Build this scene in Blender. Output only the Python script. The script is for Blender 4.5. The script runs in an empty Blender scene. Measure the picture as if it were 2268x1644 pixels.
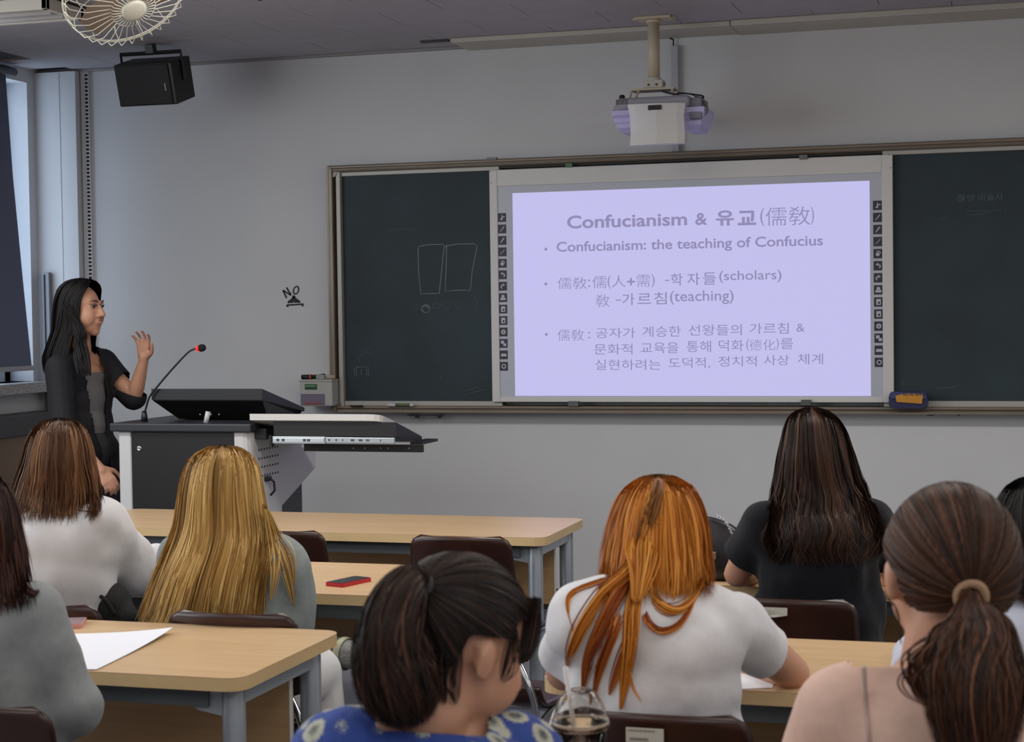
import bpy, bmesh, math, random
import numpy as np
from mathutils import Vector, Matrix
random.seed(7); rng = np.random.default_rng(7)
scene = bpy.context.scene
COL = scene.collection
PI = math.pi

# ---------------------------------------------------------------- camera
F_PX, CX, CY = 3790.0, 1134.0, 822.0
CAM = np.array([0.0, 0.0, 1.45])
_L = np.array([-11500.0 - CX, 870.0 - CY, F_PX]); _D = np.array([2270.0 - CX, 680.0 - CY, F_PX])
Yc = _D / np.linalg.norm(_D); Xc = -_L; Xc = Xc - Yc * Xc.dot(Yc); Xc = Xc / np.linalg.norm(Xc); Zc = np.cross(Xc, Yc)
RW = np.array([Xc, Yc, Zc])                     # world from camera (x right, y down, z forward)
cam_d = bpy.data.cameras.new('camera'); cam = bpy.data.objects.new('camera', cam_d); COL.objects.link(cam)
cam_d.sensor_width = 36.0; cam_d.lens = F_PX * 36.0 / 2268.0; cam_d.clip_start = 0.05; cam_d.clip_end = 100
M = Matrix.Identity(4)
for i in range(3):
    M[i][0] = RW[i][0]; M[i][1] = -RW[i][1]; M[i][2] = -RW[i][2]; M[i][3] = CAM[i]
cam.matrix_world = M
cam_d.dof.use_dof = True; cam_d.dof.focus_distance = 6.4; cam_d.dof.aperture_fstop = 9.0
scene.camera = cam

def ray(x, y): return RW @ np.array([x - CX, y - CY, F_PX])
def on_y(x, y, Y): d = ray(x, y); return Vector(CAM + d * (Y / d[1]))
def on_z(x, y, Z): d = ray(x, y); return Vector(CAM + d * ((Z - 1.45) / d[2]))
def on_x(x, y, X): d = ray(x, y); return Vector(CAM + d * (X / d[0]))
def W(x, y, Z): return Vector(CAM + ray(x, y) * (Z / F_PX))

# ---------------------------------------------------------------- world and lights
world = bpy.data.worlds.new('sky'); scene.world = world; world.use_nodes = True
bg = world.node_tree.nodes['Background']; bg.inputs[0].default_value = (0.62, 0.78, 1.0, 1); bg.inputs[1].default_value = 3.6
scene.view_settings.view_transform = 'Standard'; scene.view_settings.look = 'None'
scene.view_settings.exposure = -0.27; scene.view_settings.gamma = 1.0; scene.view_settings.use_curve_mapping = False

def area(name, loc, rot, sx, sy, power, color):
    l = bpy.data.lights.new(name, 'AREA'); l.shape = 'RECTANGLE'; l.size = sx; l.size_y = sy; l.energy = power; l.color = color
    o = bpy.data.objects.new(name, l); COL.objects.link(o); o.location = loc; o.rotation_euler = rot; return o
# fluorescent tubes that are switched on over the rear half of the room
for (x, y, p) in [(x, y, p) for x in (-3.9, -1.8, 0.3, 2.2) for y, p in ((4.7, 32), (2.4, 12), (-0.2, 28))]:
    area('ceiling_lamp_light', (x, y, 2.68), (0, 0, 0), 1.2, 0.5 if y > 1 else 2.4, p, (1.0, 0.96, 0.90))
# daylight from the windows along the left wall, beyond the frame
area('window_daylight', (-4.95, 3.6, 1.9), (0, -PI/2, 0), 1.3, 5.4, 105, (0.89, 0.95, 1.0))

# ---------------------------------------------------------------- materials
MATS = {}
def lin(c):
    return tuple(((v / 255) / 12.92 if v / 255 <= 0.04045 else ((v / 255 + 0.055) / 1.055) ** 2.4) for v in c) + (1,)
def mat(name, rgb, rough=0.5, metal=0.0, spec=0.5, noise=None, bump=None, emit=None, trans=0, alpha=1, sheen=0, stretch=(1, 1, 1)):
    """rgb 0-255; noise=(scale, amount) varies the colour; bump=(scale, strength)"""
    if name in MATS: return MATS[name]
    m = bpy.data.materials.new(name); m.use_nodes = True; nt = m.node_tree; b = nt.nodes['Principled BSDF']
    b.inputs['Base Color'].default_value = lin(rgb); b.inputs['Roughness'].default_value = rough
    b.inputs['Metallic'].default_value = metal; b.inputs['Specular IOR Level'].default_value = spec
    b.inputs['Transmission Weight'].default_value = trans; b.inputs['Alpha'].default_value = alpha
    if sheen: b.inputs['Sheen Weight'].default_value = sheen
    if noise or bump:
        tc = nt.nodes.new('ShaderNodeTexCoord'); mp = nt.nodes.new('ShaderNodeMapping'); mp.inputs['Scale'].default_value = stretch
        nt.links.new(tc.outputs['Object'], mp.inputs[0])
    if noise:
        n = nt.nodes.new('ShaderNodeTexNoise'); n.inputs['Scale'].default_value = noise[0]; n.inputs['Detail'].default_value = 6
        nt.links.new(mp.outputs[0], n.inputs[0])
        r = nt.nodes.new('ShaderNodeValToRGB'); c = lin(rgb); a = noise[1]
        r.color_ramp.elements[0].position = 0.3; r.color_ramp.elements[1].position = 0.7
        r.color_ramp.elements[0].color = tuple(max(0, v * (1 - a)) for v in c[:3]) + (1,)
        r.color_ramp.elements[1].color = tuple(min(1, v * (1 + a)) for v in c[:3]) + (1,)
        nt.links.new(n.outputs['Fac'], r.inputs[0]); nt.links.new(r.outputs[0], b.inputs['Base Color'])
    if bump:
        n2 = nt.nodes.new('ShaderNodeTexNoise'); n2.inputs['Scale'].default_value = bump[0]; n2.inputs['Detail'].default_value = 4
        nt.links.new(mp.outputs[0], n2.inputs[0])
        bp = nt.nodes.new('ShaderNodeBump'); bp.inputs['Strength'].default_value = bump[1]; bp.inputs['Distance'].default_value = 0.01
        nt.links.new(n2.outputs['Fac'], bp.inputs['Height']); nt.links.new(bp.outputs[0], b.inputs['Normal'])
    if emit:
        b.inputs['Emission Color'].default_value = lin(emit[0]); b.inputs['Emission Strength'].default_value = emit[1]
    MATS[name] = m; return m
def hair_mat(name, dark, mid, light, root=None, root_end=0.16, rough=0.38):
    rough = rough + 0.12
    m = bpy.data.materials.new(name); m.use_nodes = True; nt = m.node_tree; b = nt.nodes['Principled BSDF']
    b.inputs['Roughness'].default_value = rough; b.inputs['Specular IOR Level'].default_value = 0.18
    b.inputs['Anisotropic'].default_value = 0.18
    a = nt.nodes.new('ShaderNodeAttribute'); a.attribute_name = 'shade'
    r = nt.nodes.new('ShaderNodeValToRGB'); nt.links.new(a.outputs['Fac'], r.inputs[0])
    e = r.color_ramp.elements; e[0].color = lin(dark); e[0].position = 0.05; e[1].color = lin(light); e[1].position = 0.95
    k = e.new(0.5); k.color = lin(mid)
    out = r.outputs[0]
    if root:
        t = nt.nodes.new('ShaderNodeAttribute'); t.attribute_name = 'along'
        mr = nt.nodes.new('ShaderNodeMapRange'); mr.inputs[1].default_value = 0.0; mr.inputs[2].default_value = root_end
        nt.links.new(t.outputs['Fac'], mr.inputs[0])
        mx = nt.nodes.new('ShaderNodeMix'); mx.data_type = 'RGBA'; mx.inputs[6].default_value = lin(root)
        nt.links.new(mr.outputs[0], mx.inputs[0]); nt.links.new(out, mx.inputs[7]); out = mx.outputs[2]
    nt.links.new(out, b.inputs['Base Color']); return m

# ---------------------------------------------------------------- geometry helpers
def basis(d):
    d = Vector(d).normalized(); a = Vector((0, 0, 1)) if abs(d.z) < 0.9 else Vector((1, 0, 0))
    u = d.cross(a).normalized(); return u, d.cross(u).normalized(), d
class MB:
    def __init__(s): s.bm = bmesh.new()
    def add(s, vs, fs):
        b = [s.bm.verts.new(v) for v in vs]
        for f in fs:
            try: s.bm.faces.new([b[i] for i in f])
            except ValueError: pass
        return s
    def box(s, a, b, bevel=0):
        x0, y0, z0 = [min(a[i], b[i]) for i in range(3)]; x1, y1, z1 = [max(a[i], b[i]) for i in range(3)]
        t = bmesh.new()
        v = [t.verts.new(p) for p in [(x0,y0,z0),(x1,y0,z0),(x1,y1,z0),(x0,y1,z0),(x0,y0,z1),(x1,y0,z1),(x1,y1,z1),(x0,y1,z1)]]
        for f in [(3,2,1,0),(4,5,6,7),(0,1,5,4),(1,2,6,5),(2,3,7,6),(3,0,4,7)]: t.faces.new([v[i] for i in f])
        if bevel: bmesh.ops.bevel(t, geom=list(t.edges), offset=bevel, segments=2, affect='EDGES', profile=0.5)
        s.join(t); return s
    def join(s, t):
        t.verts.index_update(); s.add([v.co.copy() for v in t.verts], [[v.index for v in f.verts] for f in t.faces]); t.free()
    def tube(s, pts, r, n=10, cap=True):
        pts = [Vector(p) for p in pts]; rs = r if isinstance(r, (list, tuple)) else [r] * len(pts)
        vs = []; fs = []; u = None
        for i, p in enumerate(pts):
            d = (pts[min(i+1, len(pts)-1)] - pts[max(i-1, 0)]).normalized()
            if u is None: u = basis(d)[0]
            u = (u - d * u.dot(d)).normalized(); v = d.cross(u)
            for k in range(n):
                a = 2 * PI * k / n; vs.append(p + (u * math.cos(a) + v * math.sin(a)) * rs[i])
        for i in range(len(pts) - 1):
            for k in range(n): fs.append((i*n+k, i*n+(k+1) % n, (i+1)*n+(k+1) % n, (i+1)*n+k))
        if cap: fs.append(tuple(range(n))[::-1]); fs.append(tuple((len(pts)-1)*n + k for k in range(n)))
        return s.add(vs, fs)
    def lathe(s, c, prof, n=24, axis=(0, 0, 1)):
        u, v, w = basis(axis); c = Vector(c); vs = []; fs = []
        for r, h in prof:
            for k in range(n): a = 2 * PI * k / n; vs.append(c + w * h + (u * math.cos(a) + v * math.sin(a)) * r)
        for i in range(len(prof) - 1):
            for k in range(n): fs.append((i*n+k, i*n+(k+1) % n, (i+1)*n+(k+1) % n, (i+1)*n+k))
        return s.add(vs, fs)
    def prism(s, poly, off):
        """poly: 3D points in order; off: extrusion vector"""
        n = len(poly); off = Vector(off); vs = [Vector(p) for p in poly] + [Vector(p) + off for p in poly]
        return s.add(vs, [tuple(range(n))[::-1], tuple(range(n, 2*n))] + [(i, (i+1) % n, n+(i+1) % n, n+i) for i in range(n)])
    def build(s, name, m, parent=None, smooth=False, world=True):
        bmesh.ops.recalc_face_normals(s.bm, faces=list(s.bm.faces))
        me = bpy.data.meshes.new(name); s.bm.to_mesh(me); s.bm.free(); return link(name, me, m, parent, smooth, world)
def link(name, me, m, parent=None, smooth=False, world=True):
    for p in me.polygons: p.use_smooth = bool(smooth)
    if smooth == 'auto' :
        me.set_sharp_from_angle(angle=0.6)
    for mm in (m if isinstance(m, (list, tuple)) else [m]): me.materials.append(mm)
    o = bpy.data.objects.new(name, me); COL.objects.link(o)
    if parent is not None:
        o.parent = parent
        if world:                                # verts are in world space: bring them into the parent's frame
            me.transform(wmat(parent).inverted())
    return o
def wmat(o):
    m = Matrix.LocRotScale(o.location, o.rotation_euler, o.scale)
    return wmat(o.parent) @ m if o.parent else m
def recenter(o, loc):
    """move a top-level mesh's origin without moving its shape"""
    loc = Vector(loc); o.data.transform(Matrix.Translation(-loc)); o.location = loc; return o
def split(o):
    """each loose piece of a mesh becomes an object of its own, with the same name and parent"""
    b = bmesh.new(); b.from_mesh(o.data); seen = set(); isl = []
    for v in b.verts:
        if v in seen: continue
        st = [v]; cur = []; seen.add(v)
        while st:
            w = st.pop(); cur.append(w)
            for e in w.link_edges:
                u = e.other_vert(w)
                if u not in seen: seen.add(u); st.append(u)
        isl.append(cur)
    out = []; nm = o.name.split('.')[0]; mats = list(o.data.materials); par = o.parent; sm = bool(len(o.data.polygons) and o.data.polygons[0].use_smooth)
    data = []
    for cur in isl:
        ix = {v: i for i, v in enumerate(cur)}; fs = {f for v in cur for f in v.link_faces}
        data.append(([v.co.copy() for v in cur], [[ix[v] for v in f.verts] for f in fs]))
    b.free(); bpy.data.objects.remove(o)
    for vs, fs in data:
        me = bpy.data.meshes.new(nm); me.from_pydata(vs, [], fs); out.append(link(nm, me, mats, par, sm, world=False))
    return out
def tag(o, label=None, cat=None, group=None, kind=None):
    for k, v in (('label', label), ('category', cat), ('group', group), ('kind', kind)):
        if v: o[k] = v
    return o
def thing(name, label, cat, loc=(0, 0, 0), rz=0, group=None):
    o = bpy.data.objects.new(name, None); COL.objects.link(o); o.location = loc; o.rotation_euler = (0, 0, rz); o.empty_display_size = 0.1
    return tag(o, label, cat, group)
def dup(root, loc, rz, label=None):
    r = root.copy(); COL.objects.link(r); r.location = loc; r.rotation_euler = (0, 0, rz)
    if label: r['label'] = label
    for ch in list(root.children):
        c = ch.copy(); COL.objects.link(c); c.parent = r
        for g in ch.children:
            d = g.copy(); COL.objects.link(d); d.parent = c
    return r
def rrect(x0, y0, x1, y1, r, seg=6, z=0):
    pts = []
    for cx, cy, a0 in ((x1-r, y1-r, 0), (x0+r, y1-r, PI/2), (x0+r, y0+r, PI), (x1-r, y0+r, 1.5*PI)):
        for k in range(seg+1): a = a0 + PI/2*k/seg; pts.append((cx + r*math.cos(a), cy + r*math.sin(a), z))
    return pts
def bez(pts, n=24):
    """Catmull-Rom through points"""
    P = [Vector(p) for p in pts]; P = [P[0]*2 - P[1]] + P + [P[-1]*2 - P[-2]]; out = []
    m = len(P) - 3
    for i in range(n + 1):
        t = i / n * m; k = min(int(t), m - 1); t -= k; a, b, c, d = P[k:k+4]
        out.append(0.5 * ((2*b) + (c - a)*t + (2*a - 5*b + 4*c - d)*t*t + (3*b - a - 3*c + d)*t**3))
    return out

# ---------------------------------------------------------------- the room
WALL = 8.062; CEIL = 2.77; LX = -5.02
wallm = mat('wall paint', (206, 207, 209), 0.75, noise=(2.0, 0.03), bump=(60, 0.06))
ceilm = mat('ceiling tile', (172, 168, 172), 0.85, noise=(9, 0.04), bump=(120, 0.15))
gapm = mat('tile joint', (88, 84, 86), 0.9)
floorm = mat('floor vinyl', (118, 116, 124), 0.45, noise=(3, 0.12), bump=(40, 0.05))
basem = mat('black baseboard', (30, 28, 30), 0.5)
cream = mat('cream trim', (190, 186, 176), 0.55, noise=(6, 0.03))
def struct(o): o['kind'] = 'structure'; return o
struct(MB().box((-5.4, -3.2, -0.08), (3.2, WALL+0.25, 0)).build('floor', floorm))
wf = struct(MB().box((LX-0.25, WALL, 0), (3.2, WALL+0.2, CEIL+0.2)).build('wall_front', wallm))
struct(MB().box((3.2, -3.2, 0), (3.4, WALL+0.2, CEIL+0.2)).build('wall_right', wallm))
struct(MB().box((-5.4, -3.4, 0), (3.4, -3.2, CEIL+0.2)).build('wall_back', wallm))
# left wall with the window opening Y 5.0..7.92, Z 1.13..2.72
wl = MB(); x0, x1 = LX-0.22, LX
WY0, WY1, WZ0, WZ1 = 4.6, 7.93, 1.13, 2.70
wl.box((x0, -3.2, 0), (x1, WY0, CEIL+0.2)).box((x0, WY0, 0), (x1, WY1, WZ0)).box((x0, WY0, WZ1), (x1, WY1, CEIL+0.2)).box((x0, WY1, 0), (x1, WALL, CEIL+0.2))
struct(wl.build('wall_left', wallm))
ceil = struct(MB().box((-5.4, -3.2, CEIL+0.012), (3.4, WALL+0.2, CEIL+0.2)).build('ceiling', gapm))
# ceiling tiles 0.6 x 0.3 in a staggered bond
tile_me = None; g = 0.003
rows = [7.04 + 0.3*k for k in range(-6, 4)]
for ri, y in enumerate(rows):
    y1 = min(y + 0.3, WALL - 0.001)
    off = 0.0 if ri % 2 == 0 else 0.3
    for c in range(-7, 6):
        xa = 0.3 + off + 0.6*(c) - 1.2; xb = xa + 0.6
        xa = max(xa, LX); xb = min(xb, 1.6)
        if xb - xa < 0.02: continue
        dz = 0.0008 * random.random()
        o = MB().box((xa+g/2, y+g*0.2, CEIL+dz), (xb-g/2, y1-g*0.2, CEIL+0.013)).build('ceiling_tile', ceilm, ceil)
# the rest of the ceiling beyond the frame is one plain sheet
MB().box((-5.02, -3.2, CEIL), (3.2, rows[0]-0.002, CEIL+0.011)).build('ceiling_sheet', ceilm, ceil)
MB().box((1.602, rows[0], CEIL), (3.2, WALL, CEIL+0.011)).build('ceiling_sheet', ceilm, ceil)
# cream strip between ceiling and front wall, in lengths that do not quite meet
t1 = struct(MB().box((-2.62, 7.79, CEIL-0.022), (-1.28, WALL, CEIL), 0.004).build('trim_1', cream))
struct(MB().box((-1.275, 7.775, CEIL-0.026), (0.05, WALL, CEIL), 0.004).build('trim_2', cream))
struct(MB().box((0.055, 7.82, CEIL-0.03), (3.2, WALL, CEIL), 0.004).build('trim_3', cream))
struct(MB().box((LX, 8.03, CEIL-0.012), (-2.625, WALL, CEIL), 0.003).build('trim_4', mat('ceiling edge strip', (150, 146, 146), 0.7)))
struct(MB().box((LX, WALL-0.015, 0), (3.2, WALL, 0.10)).build('baseboard_front', basem))
struct(MB().box((LX, -3.2, 0), (LX+0.012, 7.9, 0.10)).build('baseboard_left', basem))
# pipe casing in the corner and its perforated edge
struct(MB().box((LX, 8.0, 0.0), (-4.775, WALL, CEIL-0.012)).box((-4.872, 7.997, 0.6), (-4.869, 8.0, CEIL-0.02)).build('trim_5', wallm))
rail = tag(thing('edge_bead', 'white perforated bead running up the corner casing left of the loudspeaker', 'bead', (-4.745, WALL-0.02, 0.1)), None)
MB().box((-4.768, WALL-0.018, 0.1), (-4.722, WALL, CEIL-0.012)).build('strip', wallm, rail)
sl = MB(); z = 0.15
while z < CEIL-0.03:
    sl.box((-4.742, WALL-0.0195, z), (-4.726, WALL-0.0175, z+0.011)); z += 0.0205
tag(sl.build('slots', mat('slot black', (12, 12, 14), 0.8), rail), kind='stuff')

# window in the left wall: frame, glass, blind, sill
wframe = mat('window frame', (205, 208, 210), 0.4)
win = tag(bpy.data.objects.new('window_1', None), kind='structure'); COL.objects.link(win); win.location = (LX-0.15, 6.3, WZ0)
f = MB(); fx0, fx1 = LX-0.2, LX-0.14
f.box((fx0, WY0, WZ0), (fx1, WY0+0.05, WZ1)).box((fx0, WY1-0.05, WZ0), (fx1, WY1, WZ1)).box((fx0, WY0, WZ0), (fx1, WY1, WZ0+0.05)).box((fx0, WY0, WZ1-0.05), (fx1, WY1, WZ1)).box((fx0, 6.24, WZ0), (fx1, 6.3, WZ1))
f.build('window_frame', wframe, win)
gl = mat('window glass', (235, 240, 245), 0.02)
_n = gl.node_tree; _t = _n.nodes.new('ShaderNodeBsdfTransparent'); _g = _n.nodes.new('ShaderNodeBsdfGlossy'); _g.inputs['Roughness'].default_value = .02; _x = _n.nodes.new('ShaderNodeMixShader'); _x.inputs[0].default_value = .06
_n.links.new(_t.outputs[0], _x.inputs[1]); _n.links.new(_g.outputs[0], _x.inputs[2]); _n.links.new(_x.outputs[0], _n.nodes['Material Output'].inputs[0])
for a, b in ((WY0+0.05, 6.24), (6.3, WY1-0.05)):
    MB().box((LX-0.172, a, WZ0+0.05), (LX-0.168, b, WZ1-0.05)).build('pane', gl, win)
granite = mat('granite sill', (150, 146, 144), 0.35, noise=(160, 0.5))
struct(MB().box((LX-0.14, WY0-0.1, WZ0-0.055), (LX+0.11, WALL-0.07, WZ0), 0.004).build('trim_6', granite))
bl = thing('roller_blind', 'dark grey roller blind hanging in the window at the far left', 'blind', (LX+0.03, 6.3, 2.72))
bm_ = mat('blind fabric', (92, 98, 118), 0.8, bump=(300, 0.1))
b = MB(); ys = [4.7, 7.70]
tp = [(LX+0.02, 2.74), (LX+0.05, 2.2), (LX+0.10, 1.6), (LX+0.135, 1.215)]
vs = []; 
for x, z in tp:
    for y in ys: vs.append((x, y, z))
for x, z in tp:
    for y in ys: vs.append((x+0.002, y, z))
fs = []
for i in range(3): fs += [(2*i, 2*i+1, 2*i+3, 2*i+2), (8+2*i, 8+2*i+2, 8+2*i+3, 8+2*i+1), (2*i, 2*i+2, 8+2*i+2, 8+2*i), (2*i+1, 8+2*i+1, 8+2*i+3, 2*i+3)]
b.add(vs, fs).build('cloth', bm_, bl)
MB().box((LX+0.125, 4.69, 1.195), (LX+0.15, 7.715, 1.22), 0.004).build('bottom_bar', mat('blind bar', (150, 152, 156), 0.4), bl)
MB().tube([(LX+0.04, 4.65, 2.73), (LX+0.04, 7.75, 2.73)], 0.024, 12).build('roller', mat('blind roller', (60, 62, 70), 0.4), bl, True)
# ventilation box housing under the sill
hc = thing('radiator_casing', 'brown panelled low casing with dark top under the window', 'casing', (LX+0.15, 6.5, 0))
MB().box((LX+0.014, 4.2, 0.0), (LX+0.10, 7.9, 0.86)).build('panel', mat('casing brown', (120, 100, 80), 0.5, noise=(4, 0.1)), hc)
MB().box((LX+0.012, 4.18, 0.861), (LX+0.125, 7.94, 0.975), 0.01).build('top_rail', mat('casing rail', (66, 66, 68), 0.45), hc)
gp = thing('grey_channel', 'tall narrow grey metal channel leaning in the corner behind the lecturer', 'channel', (-4.95, 7.95, 0))
pc = on_y(101, 604, 7.97)
MB().box((pc.x-0.022, 7.965, 0.0), (pc.x+0.022, 7.995, pc.z), 0.003).build('profile', mat('grey channel', (120, 120, 124), 0.4, 0.4), gp)
MB().box((pc.x-0.008, 7.958, 0.02), (pc.x-0.003, 7.964, pc.z-0.01)).build('rib', mat('dark rib', (70, 70, 74), 0.4), gp)

# ---------------------------------------------------------------- chalkboard, interactive board, slide
alu = mat('bronze aluminium', (128, 118, 106), 0.4, 0.35, noise=(5, 0.08), stretch=(1, 1, 1))
alud = mat('groove', (52, 46, 42), 0.6)
alul = mat('pale aluminium', (170, 168, 162), 0.45, 0.2)
chalkm = mat('chalkboard green', (32, 48, 54), 0.65, noise=(3.5, 0.22), bump=(200, 0.05))
cb = thing('chalkboard', 'long dark green chalkboard in bronze aluminium frame on the front wall', 'chalkboard', (-1.0, WALL, 0.97))
BX0, BX1, BZ0, BZ1 = -3.35, 1.3, 0.972, 2.205
YF = 7.965                                         # front of the outer frame
# outer frame: each side a beaded profile
def hprof(z0, z1):
    m = MB(); h = z1 - z0
    m.box((BX0+0.02, YF+0.01, z0), (BX1, WALL, z1), 0.006); m.box((BX0+0.02, YF, z0+0.12*h), (BX1, YF+0.02, z0+0.38*h), 0.004); m.box((BX0+0.02, YF-0.003, z0+0.5*h), (BX1, YF+0.02, z0+0.9*h), 0.005); return m
hprof(BZ1-0.036, BZ1).build('frame_top', alu, cb)
hprof(BZ0, BZ0+0.03).box((BX0+0.05, YF-0.02, BZ0-0.004), (BX1, YF+0.02, BZ0+0.008), 0.003).build('chalk_tray', alu, cb)
m = MB(); m.box((BX0, YF+0.01, BZ0), (BX0+0.012, WALL, BZ1)); m.box((BX0+0.012, YF, BZ0), (BX0+0.034, WALL, BZ1), 0.005); m.build('frame_side', alu, cb)
MB().box((BX0+0.034, YF+0.035, BZ0+0.02), (BX0+0.052, WALL-0.001, BZ1-0.03)).build('side_groove', alud, cb)
MB().box((BX0+0.048, YF+0.012, BZ0+0.02), (BX0+0.072, WALL-0.001, BZ1-0.03), 0.004).build('side_rail', alul, cb)
MB().lathe((BX0+0.03, YF+0.01, BZ1-0.03), [(0.0, -0.001), (0.03, -0.001), (0.03, 0.085), (0, 0.085)], 20, (0, 1, 0)).build('corner_cap', alu, cb)
MB().lathe((BX0+0.03, YF+0.01, BZ0+0.03), [(0.0, -0.001), (0.03, -0.001), (0.03, 0.085), (0, 0.085)], 20, (0, 1, 0)).build('corner_cap', alu, cb)
def slab(x0, x1): return MB().box((x0, 8.005, 1.015), (x1, 8.045, 2.155))
lp = slab(-3.275, -2.45).build('chalk_panel', chalkm, cb); rp = slab(-0.62, BX1).build('chalk_panel', chalkm, cb)
MB().box((-3.28, 7.992, 2.150), (-2.45, 8.04, 2.172), 0.003).build('panel_rail', alul, cb)
MB().box((-3.28, 7.992, 1.0), (-2.45, 8.04, 1.024), 0.003).build('panel_rail', alul, cb)
MB().box((-0.62, 7.992, 2.150), (BX1, 8.04, 2.172), 0.003).build('panel_rail', alul, cb)
MB().box((-0.62, 7.992, 1.0), (BX1, 8.04, 1.028), 0.003).build('panel_rail', alul, cb)
MB().box((BX0+0.04, 8.0, BZ1-0.045), (BX1, WALL, BZ1-0.034)).build('slide_groove', alud, cb)
MB().box((BX0+0.04, 8.0, 0.99), (BX1, WALL, 1.002)).build('slide_groove', alud, cb)
# chalk drawings: thin lines of chalk on the panel
chalk = mat('chalk', (150, 158, 160), 0.9); chalkf = mat('faint chalk', (88, 104, 108), 0.95)
def chalk_lines(lines, name, m, par, r=0.0016, Y=8.0045):
    mb = MB()
    for ln in lines:
        pts = [on_y(x, y, Y) for x, y in ln]
        mb.tube([(p.x, Y, p.z) for p in pts], r, 4)
    return tag(mb.build(name, m, par), kind='stuff')
def circ(x, y, rx, ry, n=14, a0=0, a1=2*PI): return [(x + rx*math.cos(a0+(a1-a0)*k/n), y + ry*math.sin(a0+(a1-a0)*k/n)) for k in range(n+1)]
chalk_lines([[(927, 546), (950, 542), (980, 541), (984, 545), (978, 600), (973, 650)], [(926, 548), (927, 600), (932, 651), (973, 650)], [(989, 542), (988, 600), (986, 646), (1010, 643), (1042, 643), (1046, 600), (1057, 545), (1050, 540), (1010, 541), (985, 546)]], 'chalk_drawing', chalk, cb)
chalk_lines([circ(920, 680, 6, 5), circ(967, 678, 9, 6), circ(990, 677, 8, 6), circ(1015, 676, 7, 8), circ(1040, 672, 16, 20, 8, -1.4, 1.0), circ(818, 777, 6, 6, 8, 1, 5), circ(800, 795, 7, 8, 8, 2, 5.6), [(860, 510), (900, 506), (918, 508), (920, 513)], [(970, 752), (973, 748)], [(975, 842), (977, 835)], [(1030, 875), (1075, 862)], [(1035, 865), (1060, 858)]], 'chalk_scribble', chalkf, cb, 0.0013)
chalk_lines([circ(943, 684, 10-k, 9-k, 12, k) for k in range(0, 8, 2)], 'chalk_spot', mat('chalk spot', (110, 124, 128), 0.95), cb, 0.0022)
chalk_lines([[(784, 815), (786, 834)], [(789, 812), (790, 832)], [(790, 814), (816, 813), (817, 833)], [(812, 815), (813, 832)], [(800, 818), (800, 830)]], 'chalk_marks', mat('chalk marks', (112, 128, 128), 0.95), cb, 0.0016)

def text_obj(pieces, Y, name, m, parent, bold=0.0, thick=0.0006):
    """pieces: (string, left, top, right, bottom, bold) in the photograph's pixels, set on the plane Y"""
    bm = bmesh.new()
    for s, l, t, r, b, bo in pieces:
        cu = bpy.data.curves.new('t', 'FONT'); cu.body = s; cu.offset = bo; cu.resolution_u = 4
        o = bpy.data.objects.new('t', cu); COL.objects.link(o)
        dg = bpy.context.evaluated_depsgraph_get(); me = bpy.data.meshes.new_from_object(o.evaluated_get(dg))
        bpy.data.objects.remove(o); bpy.data.curves.remove(cu)
        n = len(me.vertices); co = np.empty(n*3); me.vertices.foreach_get('co', co); co = co.reshape(-1, 3)
        mn, mx = co.min(0), co.max(0)
        P0 = on_y(l, b, Y); P1 = on_y(r, b, Y); PT = on_y(l, t, Y)
        sx = (P1.x - P0.x) / (mx[0]-mn[0]); sz = (PT.z - P0.z) / max(1e-6, mx[1]-mn[1])
        out = np.stack([P0.x + (co[:, 0]-mn[0])*sx, np.full(n, Y), P0.z + (co[:, 1]-mn[1])*sz], 1)
        me.vertices.foreach_set('co', out.ravel()); bm.from_mesh(me); bpy.data.meshes.remove(me)
    for f in bm.faces:
        if f.normal.y > 0: f.normal_flip()
    me = bpy.data.meshes.new(name); bm.to_mesh(me); bm.free()
    return tag(link(name, me, m, parent), kind='stuff')
text_obj([('동양 미술사', 2122, 432, 2222, 447, 0)], 8.0035, 'chalk_writing', chalkf, cb)
chalk_lines([circ(2127, 439, 8, 8), [(2142, 478), (2140, 466), (2190, 468), (2229, 463), (2228, 473)], [(2148, 476), (2180, 474), (2186, 470)], [(2080, 486), (2100, 480)], [(2075, 862), (2120, 856)], [(2000, 855), (1998, 840)]], 'chalk_scribble', chalkf, cb, 0.0014)
# hardware: clips and the little rack under the tray
clipm = mat('clip grey', (96, 98, 98), 0.4, 0.5)
for (l, t, r, b_) in [(1258, 889, 1281, 901), (1774, 886, 1796, 898), (1770, 343, 1788, 352), (1078, 349, 1100, 354)]:
    a = on_y(l, t, 7.955); c = on_y(r, b_, 7.955); MB().box((a.x, 7.955, a.z), (c.x, 7.975, c.z), 0.001).build('clip', clipm, cb)
a = on_y(1252, 362, 7.96); c = on_y(1267, 370, 7.96); MB().box((a.x, 7.96, a.z), (c.x, 7.975, c.z)).build('clip', mat('clip green', (60, 110, 70), 0.5), cb)
for l, r, y in ((902, 976, 920), (2048, 2135, 914)):
    a = on_y(l, y, 7.98); c = on_y(r, y, 7.98)
    m = MB(); m.tube([(a.x, 8.05, a.z), (a.x, 7.98, a.z), (c.x, 7.98, c.z), (c.x, 8.05, c.z)], 0.0025, 6)
    m.box((a.x+0.01, 7.985, a.z-0.016), (a.x+0.04, 8.05, a.z), 0.002); m.box((c.x-0.03, 7.985, a.z-0.016), (c.x-0.018, 8.05, a.z), 0.002)
    m.build('hook', clipm, cb)

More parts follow.
